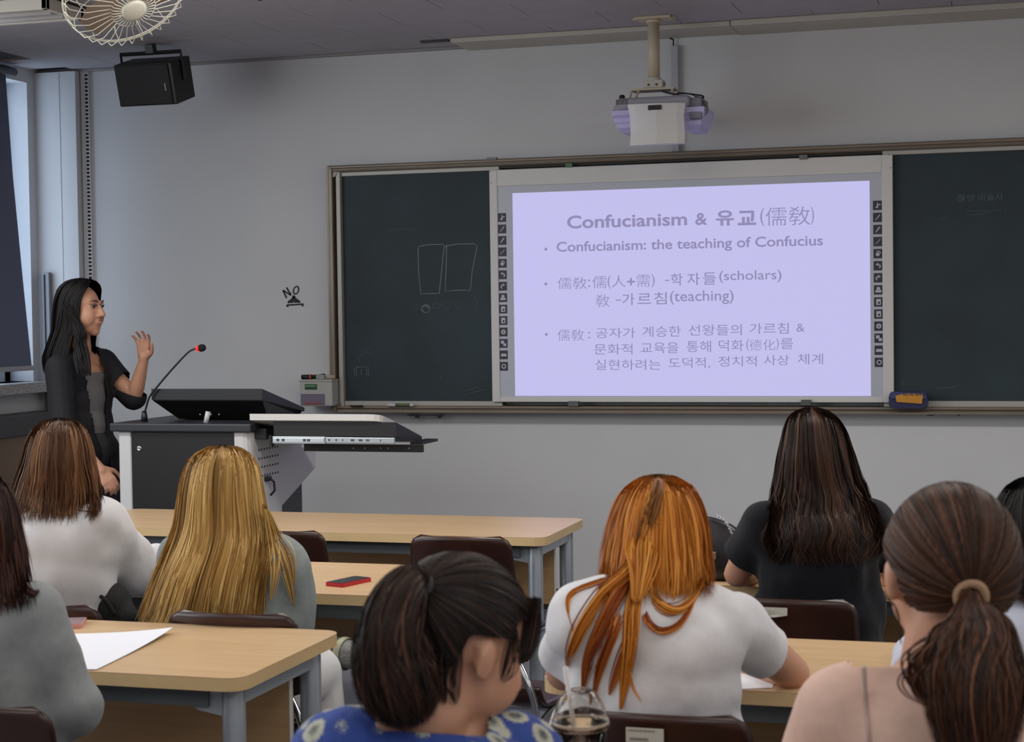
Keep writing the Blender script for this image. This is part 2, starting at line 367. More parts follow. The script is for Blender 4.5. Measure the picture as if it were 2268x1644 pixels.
# interactive whiteboard sliding in front of the chalkboard
ib = thing('interactive_whiteboard', 'large white interactive board with projected slide, in front of the chalkboard', 'whiteboard', (-1.5, 7.97, 1.0))
YB = 7.972
p0 = on_y(1083, 377, YB); p1 = on_y(1980, 893, YB); IX0, IX1, IZ0, IZ1 = p0.x, p1.x, p1.z+0.002, p0.z
q0 = on_y(1101, 413, YB); q1 = on_y(1956, 880, YB); JX0, JX1, JZ0, JZ1 = q0.x, q1.x, q1.z, q0.z
ibm = mat('board frame white', (208, 208, 206), 0.4)
MB().box((IX0, YB, IZ0), (JX0, 8.0, IZ1), 0.003).box((JX1, YB, IZ0), (IX1, 8.0, IZ1), 0.003).box((JX0, YB, JZ1), (JX1, 8.0, IZ1), 0.003).box((JX0, YB, IZ0), (JX1, 8.0, JZ0), 0.003).build('frame', ibm, ib)
YS = YB + 0.006
MB().box((JX0, YS, JZ0), (JX1, 8.0, JZ1)).build('surface', mat('board surface', (186, 190, 202), 0.35), ib)
m = MB()
for (l, t) in ((1086, 380), (1970, 343), (1973, 372), (1088, 405)):
    c = on_y(l, t, YB); m.lathe((c.x, YB-0.001, c.z), [(0, 0), (0.003, 0), (0.003, 0.003), (0, 0.003)], 8, (0, 1, 0))
split(m.build('screw', clipm, ib))
# the projected picture: lit by the projector, so it gives off light
slide_m = mat('projected slide', (40, 40, 50), 0.6, emit=((190, 187, 232), 1.22))
ink_m = mat('projected lettering', (30, 30, 36), 0.6, emit=((150, 144, 188), 1.05))
s0 = on_y(1135, 428, YS); s1 = on_y(1929, 871, YS); s0z = s0.z
sl_ = MB().box((s0.x, YS-0.0006, on_y(1140, 877, YS).z), (s1.x, YS, s0.z)).build('slide', slide_m, ib)
YT = YS - 0.0012
TX = [
 [('Confucianism', 1256, 478, 1522, 507, .022), ('&', 1540, 480, 1567, 507, .022), ('유', 1586, 476, 1626, 510, .03), ('교', 1634, 478, 1675, 510, .03), ('(', 1684, 473, 1693, 513, 0), ('儒敎', 1696, 472, 1794, 513, -0.006), (')', 1796, 473, 1803, 513, 0)],
 [('Confucianism: the teaching of Confucius', 1233, 536, 1823, 565, .016)],
 [('儒敎', 1235, 615, 1300, 641, -.006), (':', 1303, 621, 1307, 638, 0), ('儒', 1312, 614, 1344, 641, -.006), ('(', 1346, 613, 1353, 643, 0), ('人', 1355, 614, 1386, 640, -.006), ('+', 1389, 620, 1406, 637, .02), ('需', 1410, 614, 1440, 641, -.006), (')', 1443, 613, 1450, 643, 0), ('-', 1473, 627, 1482, 629.5, .01), ('학', 1486, 613, 1512, 640, .006), ('자', 1522, 613, 1550, 640, .006), ('들', 1557, 613, 1586, 640, .006), ('(scholars)', 1593, 610, 1731, 638, .006)],
 [('敎', 1320, 653, 1350, 680, -.006), ('-', 1364, 665, 1376, 667.5, .01), ('가', 1378, 652, 1406, 678, .006), ('르', 1412, 653, 1442, 676, .006), ('침', 1449, 651, 1477, 678, .006), ('(teaching)', 1484, 649, 1625, 680, .006)],
 [('儒敎', 1235, 730, 1293, 755, -.006), (':', 1303, 737, 1307, 752, 0), ('공자가', 1320, 729, 1407, 752, 0), ('계승한', 1423, 728, 1508, 752, 0), ('선왕들의', 1525, 728, 1643, 752, 0), ('가르침', 1660, 728, 1747, 752, 0), ('&', 1764, 732, 1782, 750, 0)],
 [('문화적', 1316, 762, 1401, 786, 0), ('교육을', 1419, 762, 1503, 786, 0), ('통해', 1521, 761, 1575, 786, 0), ('덕화', 1592, 761, 1647, 786, 0), ('(', 1653, 760, 1659, 787, 0), ('德化', 1660, 762, 1717, 786, -.008), (')', 1719, 760, 1725, 787, 0), ('를', 1729, 761, 1757, 785, 0)],
 [('실현하려는', 1318, 797, 1464, 820, 0), ('도덕적,', 1481, 797, 1573, 821, 0), ('정치적', 1591, 797, 1676, 820, 0), ('사상', 1692, 797, 1748, 820, 0), ('체계', 1767, 796, 1823, 820, 0)],
]
for ln in TX:
    # y values are read at the left end of each line; bring later pieces onto the same level
    x0 = ln[0][1]; out = []
    for s, l, t, r, b_, bo in ln:
        d = 0 if ln is not TX[1] else 0
        sh = -0.028 * (l - x0)
        out.append((s, l, t + sh, r, b_ + sh, bo))
    text_obj(out, YT, 'slide_text', ink_m, sl_)
m = MB()
for x, y in ((1209, 552), (1209, 629), (1210, 741)):
    c = on_y(x, y, YT); m.lathe((c.x, YT, c.z), [(0, 0), (0.0075, 0), (0.0075, 0.0005), (0, 0.0005)], 12, (0, 1, 0))
split(m.build('bullet', ink_m, sl_))
# rows of function icons printed on both sides of the screen
icd = mat('icon dark', (46, 44, 62), 0.5); icw = mat('icon light', (190, 190, 200), 0.5)
def icon(cx, cz, w, h, kind):
    Y = YS - 0.0008
    o = MB().box((cx-w/2, Y, cz-h/2), (cx+w/2, YS+0.0005, cz+h/2), 0).build('icon_button', icd, ib)
    g = MB(); U = w*0.36; y = Y-0.0006
    def pl(pts): g.prism([(cx+px*U, y, cz+pz*U) for px, pz in pts], (0, 0.0006, 0))
    def ring(r1, r0, a0=0, a1=2*PI, ox=0, oz=0):
        n = 14
        for k in range(n):
            a, b = a0+(a1-a0)*k/n, a0+(a1-a0)*(k+1)/n
            pl([(ox+r0*math.cos(a), oz+r0*math.sin(a)), (ox+r1*math.cos(a), oz+r1*math.sin(a)), (ox+r1*math.cos(b), oz+r1*math.sin(b)), (ox+r0*math.cos(b), oz+r0*math.sin(b))])
    if kind == 0: pl([(-.7,-.8),(.1,-.8),(.3,-.1),(-.2,.0)]); pl([(-.2,-.1),(.2,-.1),(.1,.9),(-.1,.9)]); pl([(.2,.1),(.9,.0),(.9,.4),(.2,.4)])
    elif kind in (1, 2): w_ = .12 if kind == 1 else .2; pl([(-.8,-.9),(-.6+w_,-.8),(.8,.7),(.8-w_*2,.9)])
    elif kind == 3: pl([(-.9,-1),(-.1,-.3),(-.3,-.1)]); pl([(-.1,-.1),(.1,-.2),(.8,.8),(.7,.9)])
    elif kind == 4: ring(.6, 0, ox=-.1, oz=-.2); ring(1.0, .75, 0.2, 2.0, -.1, -.1)
    elif kind == 5: ring(.7, .35, -1.2, 1.9, .1, -.2); pl([(-.8,.4),(.1,.9),(.1,-.1)])
    elif kind == 6: ring(.7, .35, 1.2, 4.3, -.1, -.2); pl([(.8,.4),(-.1,.9),(-.1,-.1)])
    elif kind == 7: pl([(-.9,-.8),(.9,-.8),(.9,-.1),(-.9,-.1)]); pl([(-.6,.0),(.6,.0),(.4,.9),(-.4,.9)])
    elif kind in (8, 9): pl([(-.7,-.9),(-.2,-.9),(-.2,.9),(-.7,.9)]); pl([(-.2,.1),(.7,.1),(.7,.9),(-.2,.9)]); pl([(.4,-.9),(.7,-.9),(.7,.1),(.4,.1)]); pl([(-.2,-.9),(.4,-.9),(.4,-.6),(-.2,-.6)])
    elif kind == 10: ring(.8, .4, 0.3, 6.0); pl([(-.5,-.1),(.8,-.1),(.8,.15),(-.5,.15)])
    elif kind == 11: pl([(-.9,-.1),(.2,-.1),(.2,.9),(-.9,.9)]); pl([(-.1,-.9),(.9,-.9),(.9,.0),(-.1,.0)])
    elif kind == 12: pl([(-1,-.5),(1,-.5),(.8,.4),(-.8,.4)])
    else: ring(.8, .5)
    tag(g.build('icon_glyph', icw, o), kind='stuff')
for side in (0, 1):
    for k in range(14):
        if side == 0: px, py = 1112 + 0.35*k*0.9, 482 + k*25.35
        else: px, py = 1943.5 + 0.3*k, 455 + k*26.75
        c = on_y(px, py, YS); icon(c.x, c.z, 0.041, 0.043, k)

# small things on the front wall
wdark = mat('sign black', (22, 20, 26), 0.6)
def wpoly(mb, pts, Y=WALL-0.002, th=0.0015):
    P = [on_y(x, y, Y) for x, y in pts]; mb.prism([(p.x, Y, p.z) for p in P], (0, th, 0))
sg = thing('wall_sign', 'black NO sign with a hanger pictogram painted on the bare wall', 'sign', on_y(650, 655, WALL))
m = MB()
def stroke(mb, p, q, w=3.4):
    dx, dy = q[0]-p[0], q[1]-p[1]; L = math.hypot(dx, dy); nx, ny = -dy/L*w/2, dx/L*w/2
    wpoly(mb, [(p[0]+nx, p[1]+ny), (q[0]+nx, q[1]+ny), (q[0]-nx, q[1]-ny), (p[0]-nx, p[1]-ny)])
stroke(m, (626.5, 642.5), (634.5, 660.5)); stroke(m, (627, 643.5), (644, 654)); stroke(m, (634.5, 637), (644.5, 654))
n = 16
for k in range(n):
    a, b = 2*PI*k/n, 2*PI*(k+1)/n
    f_ = lambda t, rx, ry: (655.5 + rx*math.cos(t) + 0.18*ry*math.sin(t)*-1, 643 + ry*math.sin(t))
    wpoly(m, [f_(a, 4.2, 7), f_(a, 7.2, 10), f_(b, 7.2, 10), f_(b, 4.2, 7)])
tag(m.build('lettering', wdark, sg), kind='stuff')
m = MB()
wpoly(m, [(634, 674.5), (672, 672), (672.5, 678.5), (668.5, 679), (668, 675.8), (638.5, 677.5), (638.8, 680), (634.5, 680.3)])
wpoly(m, [(637, 668), (648, 659), (651, 657), (655, 660), (665, 667), (665, 671), (652, 671), (651, 666), (650, 671), (637, 672)])
wpoly(m, circ(650.5, 658, 4, 4, 10))
m.build('pictogram', wdark, sg)

# chalk dispenser box beside the board
bx0, bx1, bz0, bz1 = on_y(663, 840, 7.9).x, on_y(735, 840, 7.9).x, on_y(700, 900, 7.9).z, on_y(700, 843, 7.9).z
cbx = thing('chalk_box', 'white plastic chalk dispenser with green label, mounted left of the chalkboard', 'box', ((bx0+bx1)/2, 7.95, bz0))
pw = mat('white plastic', (176, 176, 172), 0.4)
MB().box((bx0, 7.9, bz0), (bx1, WALL, bz1), 0.008).build('body', pw, cbx)
MB().box((bx0-0.003, 7.895, bz1-0.006), (bx1+0.003, WALL, bz1+0.004), 0.003).build('lid', pw, cbx)
MB().box((bx0+0.008, 7.894, bz0+0.008), (bx1-0.04, 7.902, bz0+0.062), 0.002).build('drawer', mat('smoky plastic', (118, 112, 130), 0.2), cbx)
MB().box((bx0+0.03, 7.892, bz0+0.010), (bx1-0.06, 7.895, bz0+0.022)).build('chalk', mat('pink chalk', (140, 84, 92), 0.8), cbx)
lb = MB().box((bx0+0.03, 7.897, bz1-0.045), (bx0+0.095, 7.901, bz1-0.018)).build('label', mat('green label', (28, 70, 44), 0.5), cbx)
m = MB(); 
for k in range(8): m.box((bx0+0.034+k*0.0072, 7.896, bz1-0.032), (bx0+0.038+k*0.0072, 7.8975, bz1-0.024+0.002*(k % 2)))
tag(m.build('label_print', mat('label green print', (120, 170, 120), 0.5), lb), kind='stuff')
mk = thing('black_microphone', 'black handheld microphone with orange ring lying on the chalk box', 'microphone', (bx0+0.04, 7.95, bz1))
zt = bz1 + 0.004
MB().tube([(bx0+0.0, 7.93, zt+0.0125), (bx0+0.04, 7.935, zt+0.0125)], 0.012, 14).build('handle', mat('black plastic', (24, 24, 26), 0.4), mk, True)
MB().tube([(bx0+0.04, 7.935, zt+0.0125), (bx0+0.052, 7.936, zt+0.0125)], 0.0135, 14).build('ring', mat('orange ring', (150, 72, 30), 0.5), mk, True)
MB().tube([(bx0+0.052, 7.936, zt+0.0125), (bx0+0.09, 7.94, zt+0.014), (bx0+0.12, 7.945, zt+0.017)], [0.011, 0.011, 0.013], 14).build('grip', mat('black plastic', (24, 24, 26), 0.4), mk, True)
rm = tag(MB().box((bx0+0.085, 7.91, zt+0.0), (bx0+0.13, 7.93, zt+0.024), 0.004).build('chalk_holder', mat('holder grey', (150, 150, 148), 0.4)), 'small pale grey chalk holder on the chalk box beside the microphone', 'holder')
rm2 = tag(MB().tube([(bx0+0.132, 7.93, zt+0.012), (bx0+0.178, 7.94, zt+0.012)], 0.0115, 12).build('tape_roll', mat('beige cap', (168, 156, 140), 0.6), None, True), 'beige cylindrical cap on the chalk box next to the board frame', 'cap')
# markers, small eraser and big eraser
def on_tray(l, r, y): a = on_y(l, y, 7.948); b = on_y(r, y, 7.948); return a, b
ZT = BZ0 + 0.0265
a, b = on_tray(857, 916, 901)
mp_ = thing('board_marker', 'white board marker with green print lying on the tray, left chalkboard', 'marker', (a.x, 7.952, ZT))
zz = ZT + 0.0085
MB().tube([(a.x, 7.952, zz), (a.x+0.045, 7.952, zz)], 0.0085, 12).build('cap', mat('marker white', (196, 198, 196), 0.4), mp_, True)
MB().tube([(a.x+0.045, 7.952, zz), (b.x-0.02, 7.952, zz)], 0.0075, 12).build('barrel', mat('marker green', (88, 104, 66), 0.4), mp_, True)
MB().tube([(b.x-0.02, 7.952, zz), (b.x, 7.952, zz)], 0.0085, 12).build('tail', mat('marker white', (196, 198, 196), 0.4), mp_, True)
a, b = on_tray(775, 802, 899)
tag(MB().box((a.x, 7.94, ZT), (b.x, 7.962, ZT+0.007), 0.001).build('black_bar_magnet', wdark), 'thin black bar magnet at left end of chalk tray', 'magnet')
a = on_y(1970, 880, 7.95); b = on_y(2056, 880, 7.95); ez = ZT
er = thing('board_eraser', 'blue and orange board eraser standing on the tray right of the whiteboard', 'eraser', ((a.x+b.x)/2, 7.94, ez))
ex0, ex1 = a.x, b.x; eh = 0.072
def ellip(x0, x1, z0, z1, y0, y1, k=0.03):
    P = rrect(x0, z0, x1, z1, k, 6); return MB().prism([(p[0], y0, p[1]) for p in P], (0, y1-y0, 0))
ellip(ex0, ex1, ez, ez+eh, 7.905, 7.96, 0.022).build('pad', mat('eraser navy', (34, 34, 78), 0.6), er)
ellip(ex0+0.004, ex1-0.004, ez+0.045, ez+eh+0.003, 7.898, 7.96, 0.012).build('cover', mat('eraser blue cover', (54, 60, 110), 0.5), er)
wp = MB(); wp.prism([(ex0+0.03, 7.8965, ez+0.058), (ex0+0.035, 7.8965, ez+0.03), (ex1-0.025, 7.8965, ez+0.022), (ex1-0.02, 7.8965, ez+0.066), (ex0+0.08, 7.8965, ez+0.07)], (0, 0.0015, 0)); lab = wp.build('label', mat('eraser orange', (196, 136, 40), 0.5), er)
tm = text_obj([('POWER ERASER', 1994, 868, 2046, 877, 0.02)], 7.896, 'label_print', mat('eraser print', (40, 40, 70), 0.6), lab)
tm.data.transform(Matrix.Translation(Vector((0, 0, 0))))
_c = sum((v.co for v in tm.data.vertices), Vector()) / len(tm.data.vertices)
for v in tm.data.vertices: v.co.x = 2*_c.x - v.co.x; v.co.z = 2*_c.z - v.co.z
# white cable trunking above the board behind the projector arm
c0 = on_y(1485, 80, 8.03); c1 = on_y(1501, 80, 8.03)
ct = thing('cable_trunking', 'white vertical cable trunking on the wall behind the projector arm', 'trunking', (c0.x, 8.05, 2.2))
MB().box((c0.x, 8.03, BZ1+0.005), (c1.x, WALL, CEIL-0.06), 0.003).build('cover', mat('trunking white', (176, 176, 184), 0.5), ct)
MB().tube([(c0.x+0.01, 8.045, CEIL-0.065), (c0.x+0.012, 8.04, CEIL-0.03), (c0.x, 8.02, CEIL-0.027)], 0.004, 6).build('cable', wdark, ct)

# ---------------------------------------------------------------- ceiling fittings
fixm = mat('lamp housing', (206, 200, 186), 0.5)
def fixture(x0, x1, y0, y1, label):
    t = thing('ceiling_light', label, 'lamp', ((x0+x1)/2, (y0+y1)/2, CEIL), 0, 'ceiling lights that are switched off')
    z = CEIL - 0.055
    MB().box((x0, y0, z), (x1, y0+0.025, CEIL), 0.003).box((x0, y1-0.025, z), (x1, y1, CEIL), 0.003).box((x0, y0, z), (x0+0.025, y1, CEIL), 0.003).box((x1-0.025, y0, z), (x1, y1, CEIL), 0.003).build('rim', fixm, t)
    MB().box((x0+0.02, y0+0.02, CEIL-0.03), (x1-0.02, y1-0.02, CEIL)).build('reflector', mat('reflector', (190, 186, 178), 0.35), t)
    for k in (0.33, 0.67):
        yy = y0 + (y1-y0)*k; MB().tube([(x0+0.04, yy, CEIL-0.05), (x1-0.04, yy, CEIL-0.05)], 0.014, 10).build('tube', mat('tube glass', (215, 215, 215), 0.2), t, True)
    MB().box((x0-0.006, y0-0.006, CEIL-0.008), (x1+0.006, y1+0.006, CEIL-0.002)).build('gasket', mat('gasket dark', (40, 38, 40), 0.8), t)
fixture(-2.93, -1.71, 6.0, 6.31, 'long ceiling light, switched off, at the upper edge right of the fan')
fixture(-5.0, -3.80, 6.16, 6.45, 'ceiling light with pale housing behind the fan at upper left')
# ceiling vent cover near the wall
a = on_z(935, 92, CEIL); tag(MB().box((a.x, a.y-0.03, CEIL-0.01), (a.x+0.14, a.y, CEIL-0.0), 0.002).build('ceiling_slot', mat('slot grey', (60, 58, 60), 0.6)), 'small dark slot in the ceiling above the left end of the chalkboard', 'vent')

# wall fan: cage, blades, motor
fc = W(276, -18, 5.55)
fan = thing('ceiling_fan', 'white wire-caged fan with brown blades hanging from the ceiling at upper left', 'fan', fc)
ax = (Vector(CAM) - fc).normalized(); ax = (ax + Vector((0.42, 0.30, -1.0))).normalized()    # points down and towards the room
up_ = Vector((0.42, 0, 1)); fu = (up_ - ax*up_.dot(ax)).normalized(); fv = ax.cross(fu)
fanw = mat('fan white', (206, 204, 190), 0.4); RF = 0.205
MB().lathe(fc + ax*0.088, [(0.0, 0.012), (0.03, 0.012), (0.04, 0.008), (0.042, 0.0), (0, 0)], 24, ax).build('hub_cap', fanw, fan, True)
NR = 34
for side in (1, -1):
    m = MB(); NR = 34 if side == 1 else 15
    for k in range(NR):
        a = 2*PI*k/NR; d = fu*math.cos(a) + fv*math.sin(a); e = fu*math.cos(a+0.12*side) + fv*math.sin(a+0.12*side)
        pts = [fc + d*0.038 + ax*0.092*side, fc + d*0.07 + ax*0.088*side, fc + (d*0.076+e*0.0) + ax*0.078*side, fc + e*0.15 + ax*0.066*side, fc + e*0.195 + ax*0.038*side, fc + e*RF + ax*0.0]
        m.tube(pts, 0.0016, 5)
    tag(m.build('cage_front' if side == 1 else 'cage_back', fanw, fan, True), kind='stuff')
m = MB()
for r, h in ((RF, 0), (RF-0.005, 0.012), (0.15, -0.052)):
    m.tube([fc + (fu*math.cos(2*PI*k/48) + fv*math.sin(2*PI*k/48))*r + ax*h for k in range(49)], 0.003 if r > 0.2 else 0.0018, 6, False)
m.build('cage_ring', fanw, fan, True)
for k in range(3):
    m = MB(); vs = []; NB = 8; a0 = 2*PI*k/3 + 0.9
    for i in range(NB+1):
        for j in range(4):
            r = 0.035 + 0.145*j/3; w = (0.32+0.75*math.sin(PI*min(1, j/3*0.75+0.2)))
            a = a0 + w*(i/NB-0.5); vs.append(fc + (fu*math.cos(a)+fv*math.sin(a))*r + ax*(0.018*(i/NB-0.5)))
    fs = [(i*4+j, i*4+j+1, (i+1)*4+j+1, (i+1)*4+j) for i in range(NB) for j in range(3)]
    m.add(vs, fs).build('blade', mat('fan blade', (128, 112, 100), 0.4), fan, True)
MB().lathe(fc - ax*0.14, [(0, 0), (0.04, 0.0), (0.05, 0.02), (0.05, 0.11), (0.03, 0.14), (0, 0.14)], 20, ax).build('motor', mat('fan motor', (40, 40, 48), 0.4), fan, True)
MB().tube([fc - ax*0.10, fc - ax*0.12 + Vector((0, 0, 0.08)), (fc - ax*0.12) + Vector((0, 0, CEIL - (fc-ax*0.12).z - 0.02))], 0.018, 12).lathe((fc - ax*0.12) + Vector((0, 0, CEIL - (fc-ax*0.12).z - 0.03)), [(0.0, 0), (0.05, 0), (0.06, 0.03), (0, 0.03)], 20).build('bracket', fanw, fan, True)

# loudspeaker with U bracket
sc_ = on_y(343, 180, 7.42)
spk = thing('loudspeaker', 'black loudspeaker on a U bracket high on the left of the front wall', 'speaker', sc_)
spk.rotation_euler = (math.radians(17), 0, math.radians(1))
blk = mat('speaker black', (16, 16, 18), 0.7, bump=(200, 0.1))
w2, h2, d2 = 0.152, 0.100, 0.10
MB().box((-w2, -d2, -h2), (w2, d2, h2), 0.006).build('cabinet', mat('cabinet black', (20, 20, 22), 0.5), spk, world=False)
MB().box((-w2+0.006, -d2-0.008, -h2+0.006), (w2-0.02, -d2+0.001, h2-0.006), 0.004).build('grille', blk, spk, world=False)
m = MB()
for k, h in enumerate((0.006, 0.005, 0.006, 0.005)): m.box((w2-0.050, -d2-0.0095, -0.03+k*0.009), (w2-0.050+h, -d2-0.0078, -0.024+k*0.009))
tag(m.build('logo', mat('logo silver', (170, 172, 176), 0.4), spk, world=False), kind='stuff')
m = MB(); m.tube([(-w2-0.006, 0, -0.0), (-w2-0.006, 0, 0.135), (w2+0.006, 0.0, 0.135), (w2+0.006, 0, 0.0)], 0.0105, 4)
m.build('bracket', mat('bracket dark', (36, 36, 36), 0.5), spk, world=False)
MB().box((-0.02, -0.01, 0.135), (0.02, 0.03, 0.175)).build('mount', mat('bracket dark', (36, 36, 36), 0.5), spk, world=False)

# projector on a ceiling pole
px_, py_ = -1.59, 7.58
pr = thing('projector', 'white short-throw projector hanging from the ceiling pole above the whiteboard', 'projector', (px_, py_, 2.18))
prm = mat('projector white', (196, 196, 192), 0.4); pbg = mat('projector grey', (140, 140, 148), 0.45)
polem = mat('pole cream', (196, 184, 160), 0.45)
pm = thing('projector_mount', 'cream ceiling pole and bracket carrying the projector', 'mount', (px_, py_, CEIL))
MB().box((px_-0.075, py_-0.05, CEIL-0.012), (px_+0.085, py_+0.05, CEIL), 0.003).box((px_-0.095, py_-0.015, CEIL-0.008), (px_+0.10, py_+0.015, CEIL)).build('ceiling_plate', polem, pm)
MB().lathe((px_, py_, 2.495), [(0, 0), (0.027, 0), (0.027, 0.265), (0, 0.265)], 20).lathe((px_, py_, 2.745), [(0.027, 0), (0.033, 0), (0.033, 0.014), (0.0, 0.014)], 20).build('pole', polem, pm, True)
m = MB().box((px_-0.042, py_-0.035, 2.452), (px_+0.045, py_+0.035, 2.488), 0.003); m.lathe((px_, py_, 2.486), [(0, 0), (0.034, 0), (0.034, 0.012), (0, 0.012)], 18); m.build('joint', mat('joint white', (188, 186, 176), 0.5), pm)
m = MB()
for dx in (-0.02, 0.02, 0.06): m.lathe((px_+dx*0.9, py_-0.036, 2.466), [(0, 0), (0.006, 0), (0.006, 0.003), (0, 0.003)], 8, (0, 1, 0))
split(m.build('bolt', mat('bolt rust', (90, 70, 60), 0.5, 0.5), pm))
MB().box((px_-0.10, py_-0.05, 2.441), (px_+0.10, py_+0.05, 2.450), 0.001).tube([(px_-0.095, py_-0.045, 2.442), (px_-0.10, py_-0.06, 2.398)], 0.006, 6).tube([(px_-0.06, py_-0.045, 2.442), (px_-0.07, py_-0.08, 2.398)], 0.006, 6).tube([(px_+0.09, py_-0.045, 2.442), (px_+0.10, py_-0.06, 2.398)], 0.006, 6).build('adapter_plate', polem, pm)
PY = 7.42
def PP(x, y, Y=PY): return on_y(x, y, Y)
# main shell (upper deck)
tl = PP(1352, 232); tr = PP(1532, 214); 
zt_, zb_ = PP(1440, 214).z, PP(1440, 240).z
MB().box((PP(1364, 0).x, PY, zb_), (PP(1524, 0).x, PY+0.34, zt_), 0.012).prism([(PP(1352, 0).x, PY+0.01, zb_), (PP(1364, 0).x, PY+0.01, zt_-0.01), (PP(1364, 0).x, PY+0.3, zt_-0.01), (PP(1352, 0).x, PY+0.3, zb_)], (0.05, 0, 0)).build('shell', pbg, pr)
# side wings under the deck, curved towards the wall
def wing(xs, xe, nm):
    prof = [(0.02, zb_), (0.028, zb_-0.02), (0.045, zb_-0.032), (0.05, zb_-0.05), (0.04, zb_-0.058), (0.045, zb_-0.075), (0.075, zb_-0.095)]
    m = MB(); v = []; N = len(prof)
    for (y, z), t in zip(prof, [0, .04, .15, .3, .4, .6, 1.0]):
        xo = xs + (0.035*t if xs < xe else -0.035*t)
        v += [(xo, PY+y, z), (xe, PY+y, z), (xe, PY+0.28, z), (xo, PY+0.28, z)]
    fs = []
    for i in range(N-1):
        for k in range(4): fs.append((4*i+k, 4*i+(k+1) % 4, 4*i+4+(k+1) % 4, 4*i+4+k))
    fs += [(0, 1, 2, 3), (4*N-4, 4*N-3, 4*N-2, 4*N-1)]
    m.add(v, fs).build(nm, mat('lilac lit plastic', (190, 186, 226), 0.3), pr)  # lilac glow of the projection is put into the plastic's colour
wing(PP(1348, 0).x, PP(1402, 0).x, 'wing'); wing(PP(1555, 0).x, PP(1508, 0).x, 'wing')
# front cover: tapered, slightly bulging panel
cols = [(1392, 233), (1397, 258), (1399, 300), (1397, 324)]; colr = [(1520, 229), (1516, 255), (1519, 300), (1518, 318)]
m = MB(); v = []
for (a, b) in zip(cols, colr):
    for t in (0, .12, .5, .88, 1):
        x = a[0] + (b[0]-a[0])*t; y = a[1] + (b[1]-a[1])*t; yy = PY - 0.02 - 0.022*math.sin(PI*t)**0.6
        p = PP(x, y); v.append((p.x, yy, p.z))
nf = len(v); v += [(p[0], p[1]+0.05, p[2]) for p in v]
fs = []
for i in range(3):
    for j in range(4): q = i*5+j; fs += [(q, q+1, q+6, q+5), (nf+q, nf+q+5, nf+q+6, nf+q+1)]
for i in range(3): fs += [(i*5, i*5+5, nf+i*5+5, nf+i*5), (i*5+4, nf+i*5+4, nf+i*5+9, i*5+9)]
for j in range(4): fs += [(j, nf+j, nf+j+1, j+1), (15+j, 16+j, nf+16+j, nf+15+j)]
m.add(v, fs).build('front_cover', prm, pr)
a, b = PP(1440, 236), PP(1469, 245)
MB().box((a.x, PY-0.046, a.z), (b.x, PY-0.038, b.z), 0.001).build('emblem_plate', wdark, pr)
a, b = PP(1364, 221), PP(1391, 231)
m = MB()
for k in range(3): m.box((a.x+k*0.019, PY-0.002, a.z), (a.x+0.016+k*0.019, PY+0.004, b.z), 0.002)
split(m.build('vent', mat('vent grey', (96, 92, 92), 0.6), pr))
kn = PP(1372, 211); MB().lathe((kn.x, PY+0.05, kn.z-0.012), [(0, 0), (0.013, 0), (0.013, 0.012), (0.01, 0.018), (0, 0.02)], 14).build('knob', wdark, pr, True)
for pts, r in (([(1466, 202), (1485, 207), (1503, 209)], .004), ([(1503, 205), (1530, 208), (1558, 213), (1540, 222), (1525, 224)], .0032), ([(1500, 206), (1535, 210), (1550, 225), (1558, 240), (1552, 250), (1530, 253)], .003), ([(1505, 207), (1540, 209), (1559, 216), (1535, 226)], .0028)):
    MB().tube(bez([PP(x, y, 7.5) for x, y in pts], 14), r, 7).build('cable', wdark, pr, True)
MB().tube(bez([PP(x, y, 7.5) for x, y in [(1540, 212), (1560, 225), (1566, 243), (1556, 258), (1535, 262)]], 14), 0.007, 8).build('cable', mat('grey cable', (130, 122, 124), 0.5), pr, True)
MB().box((PP(1522, 0).x, PY+0.03, zb_-0.05), (PP(1548, 0).x, PY+0.2, zt_-0.01), 0.004).build('socket_panel', mat('socket grey', (120, 120, 130), 0.5), pr)
# added lamps in front of the projector: lilac light on wings and ceiling strip
def point(name, loc, e, col, r=0.02):
    l = bpy.data.lights.new(name, 'POINT'); l.energy = e; l.color = col; l.shadow_soft_size = r
    o = bpy.data.objects.new(name, l); COL.objects.link(o); o.location = loc; return o
point('added_wing_light', PP(1372, 262, 7.28), 0.07, (0.62, 0.55, 1.0)); point('added_wing_light', PP(1545, 255, 7.28), 0.05, (0.62, 0.55, 1.0))

# ---------------------------------------------------------------- lectern
blackm = mat('lectern black', (14, 14, 17), 0.5, noise=(60, 0.1)); whitem = mat('lectern white', (206, 206, 208), 0.4); slate = mat('lectern slate', (42, 44, 50), 0.45)
lc = thing('lectern', 'white and black multimedia lectern with tilted monitor beside the lecturer', 'lectern', (-3.3, 6.55, 0))
YL = 6.3; LX0, LX1 = -3.594, -3.0
def LP(x, y, Y=YL): return on_y(x, y, Y)
MB().box((LX0, YL, 0.0), (-3.538, 6.6, 0.987), 0.006).box((LX0, 6.59, 0), (-3.538, 6.85, 0.985)).build('side_post', whitem, lc)
dr = MB().box((-3.536, YL+0.006, 0.03), (-3.072, YL+0.05, 0.985)).build('door', blackm, lc)
kx = LP(307, 994); m = MB().lathe((kx.x, YL+0.008, kx.z), [(0, -0.004), (0.006, -0.006), (0.011, -0.006), (0.011, 0)], 16, (0, 1, 0)); m.build('lock', mat('chrome', (200, 200, 200), 0.2, 1.0), dr, True)
m = MB(); P = [(YL+0.03, 0), (6.6, 0), (6.6, 0.657), (6.83, 0.738), (6.965, 0.786), (6.965, 0.93), (6.5, 0.985), (YL+0.03, 0.985)]
m.prism([(-3.0, y, z) for y, z in P], (-0.03, 0, 0)); sp_ = m.build('side_panel', whitem, lc)
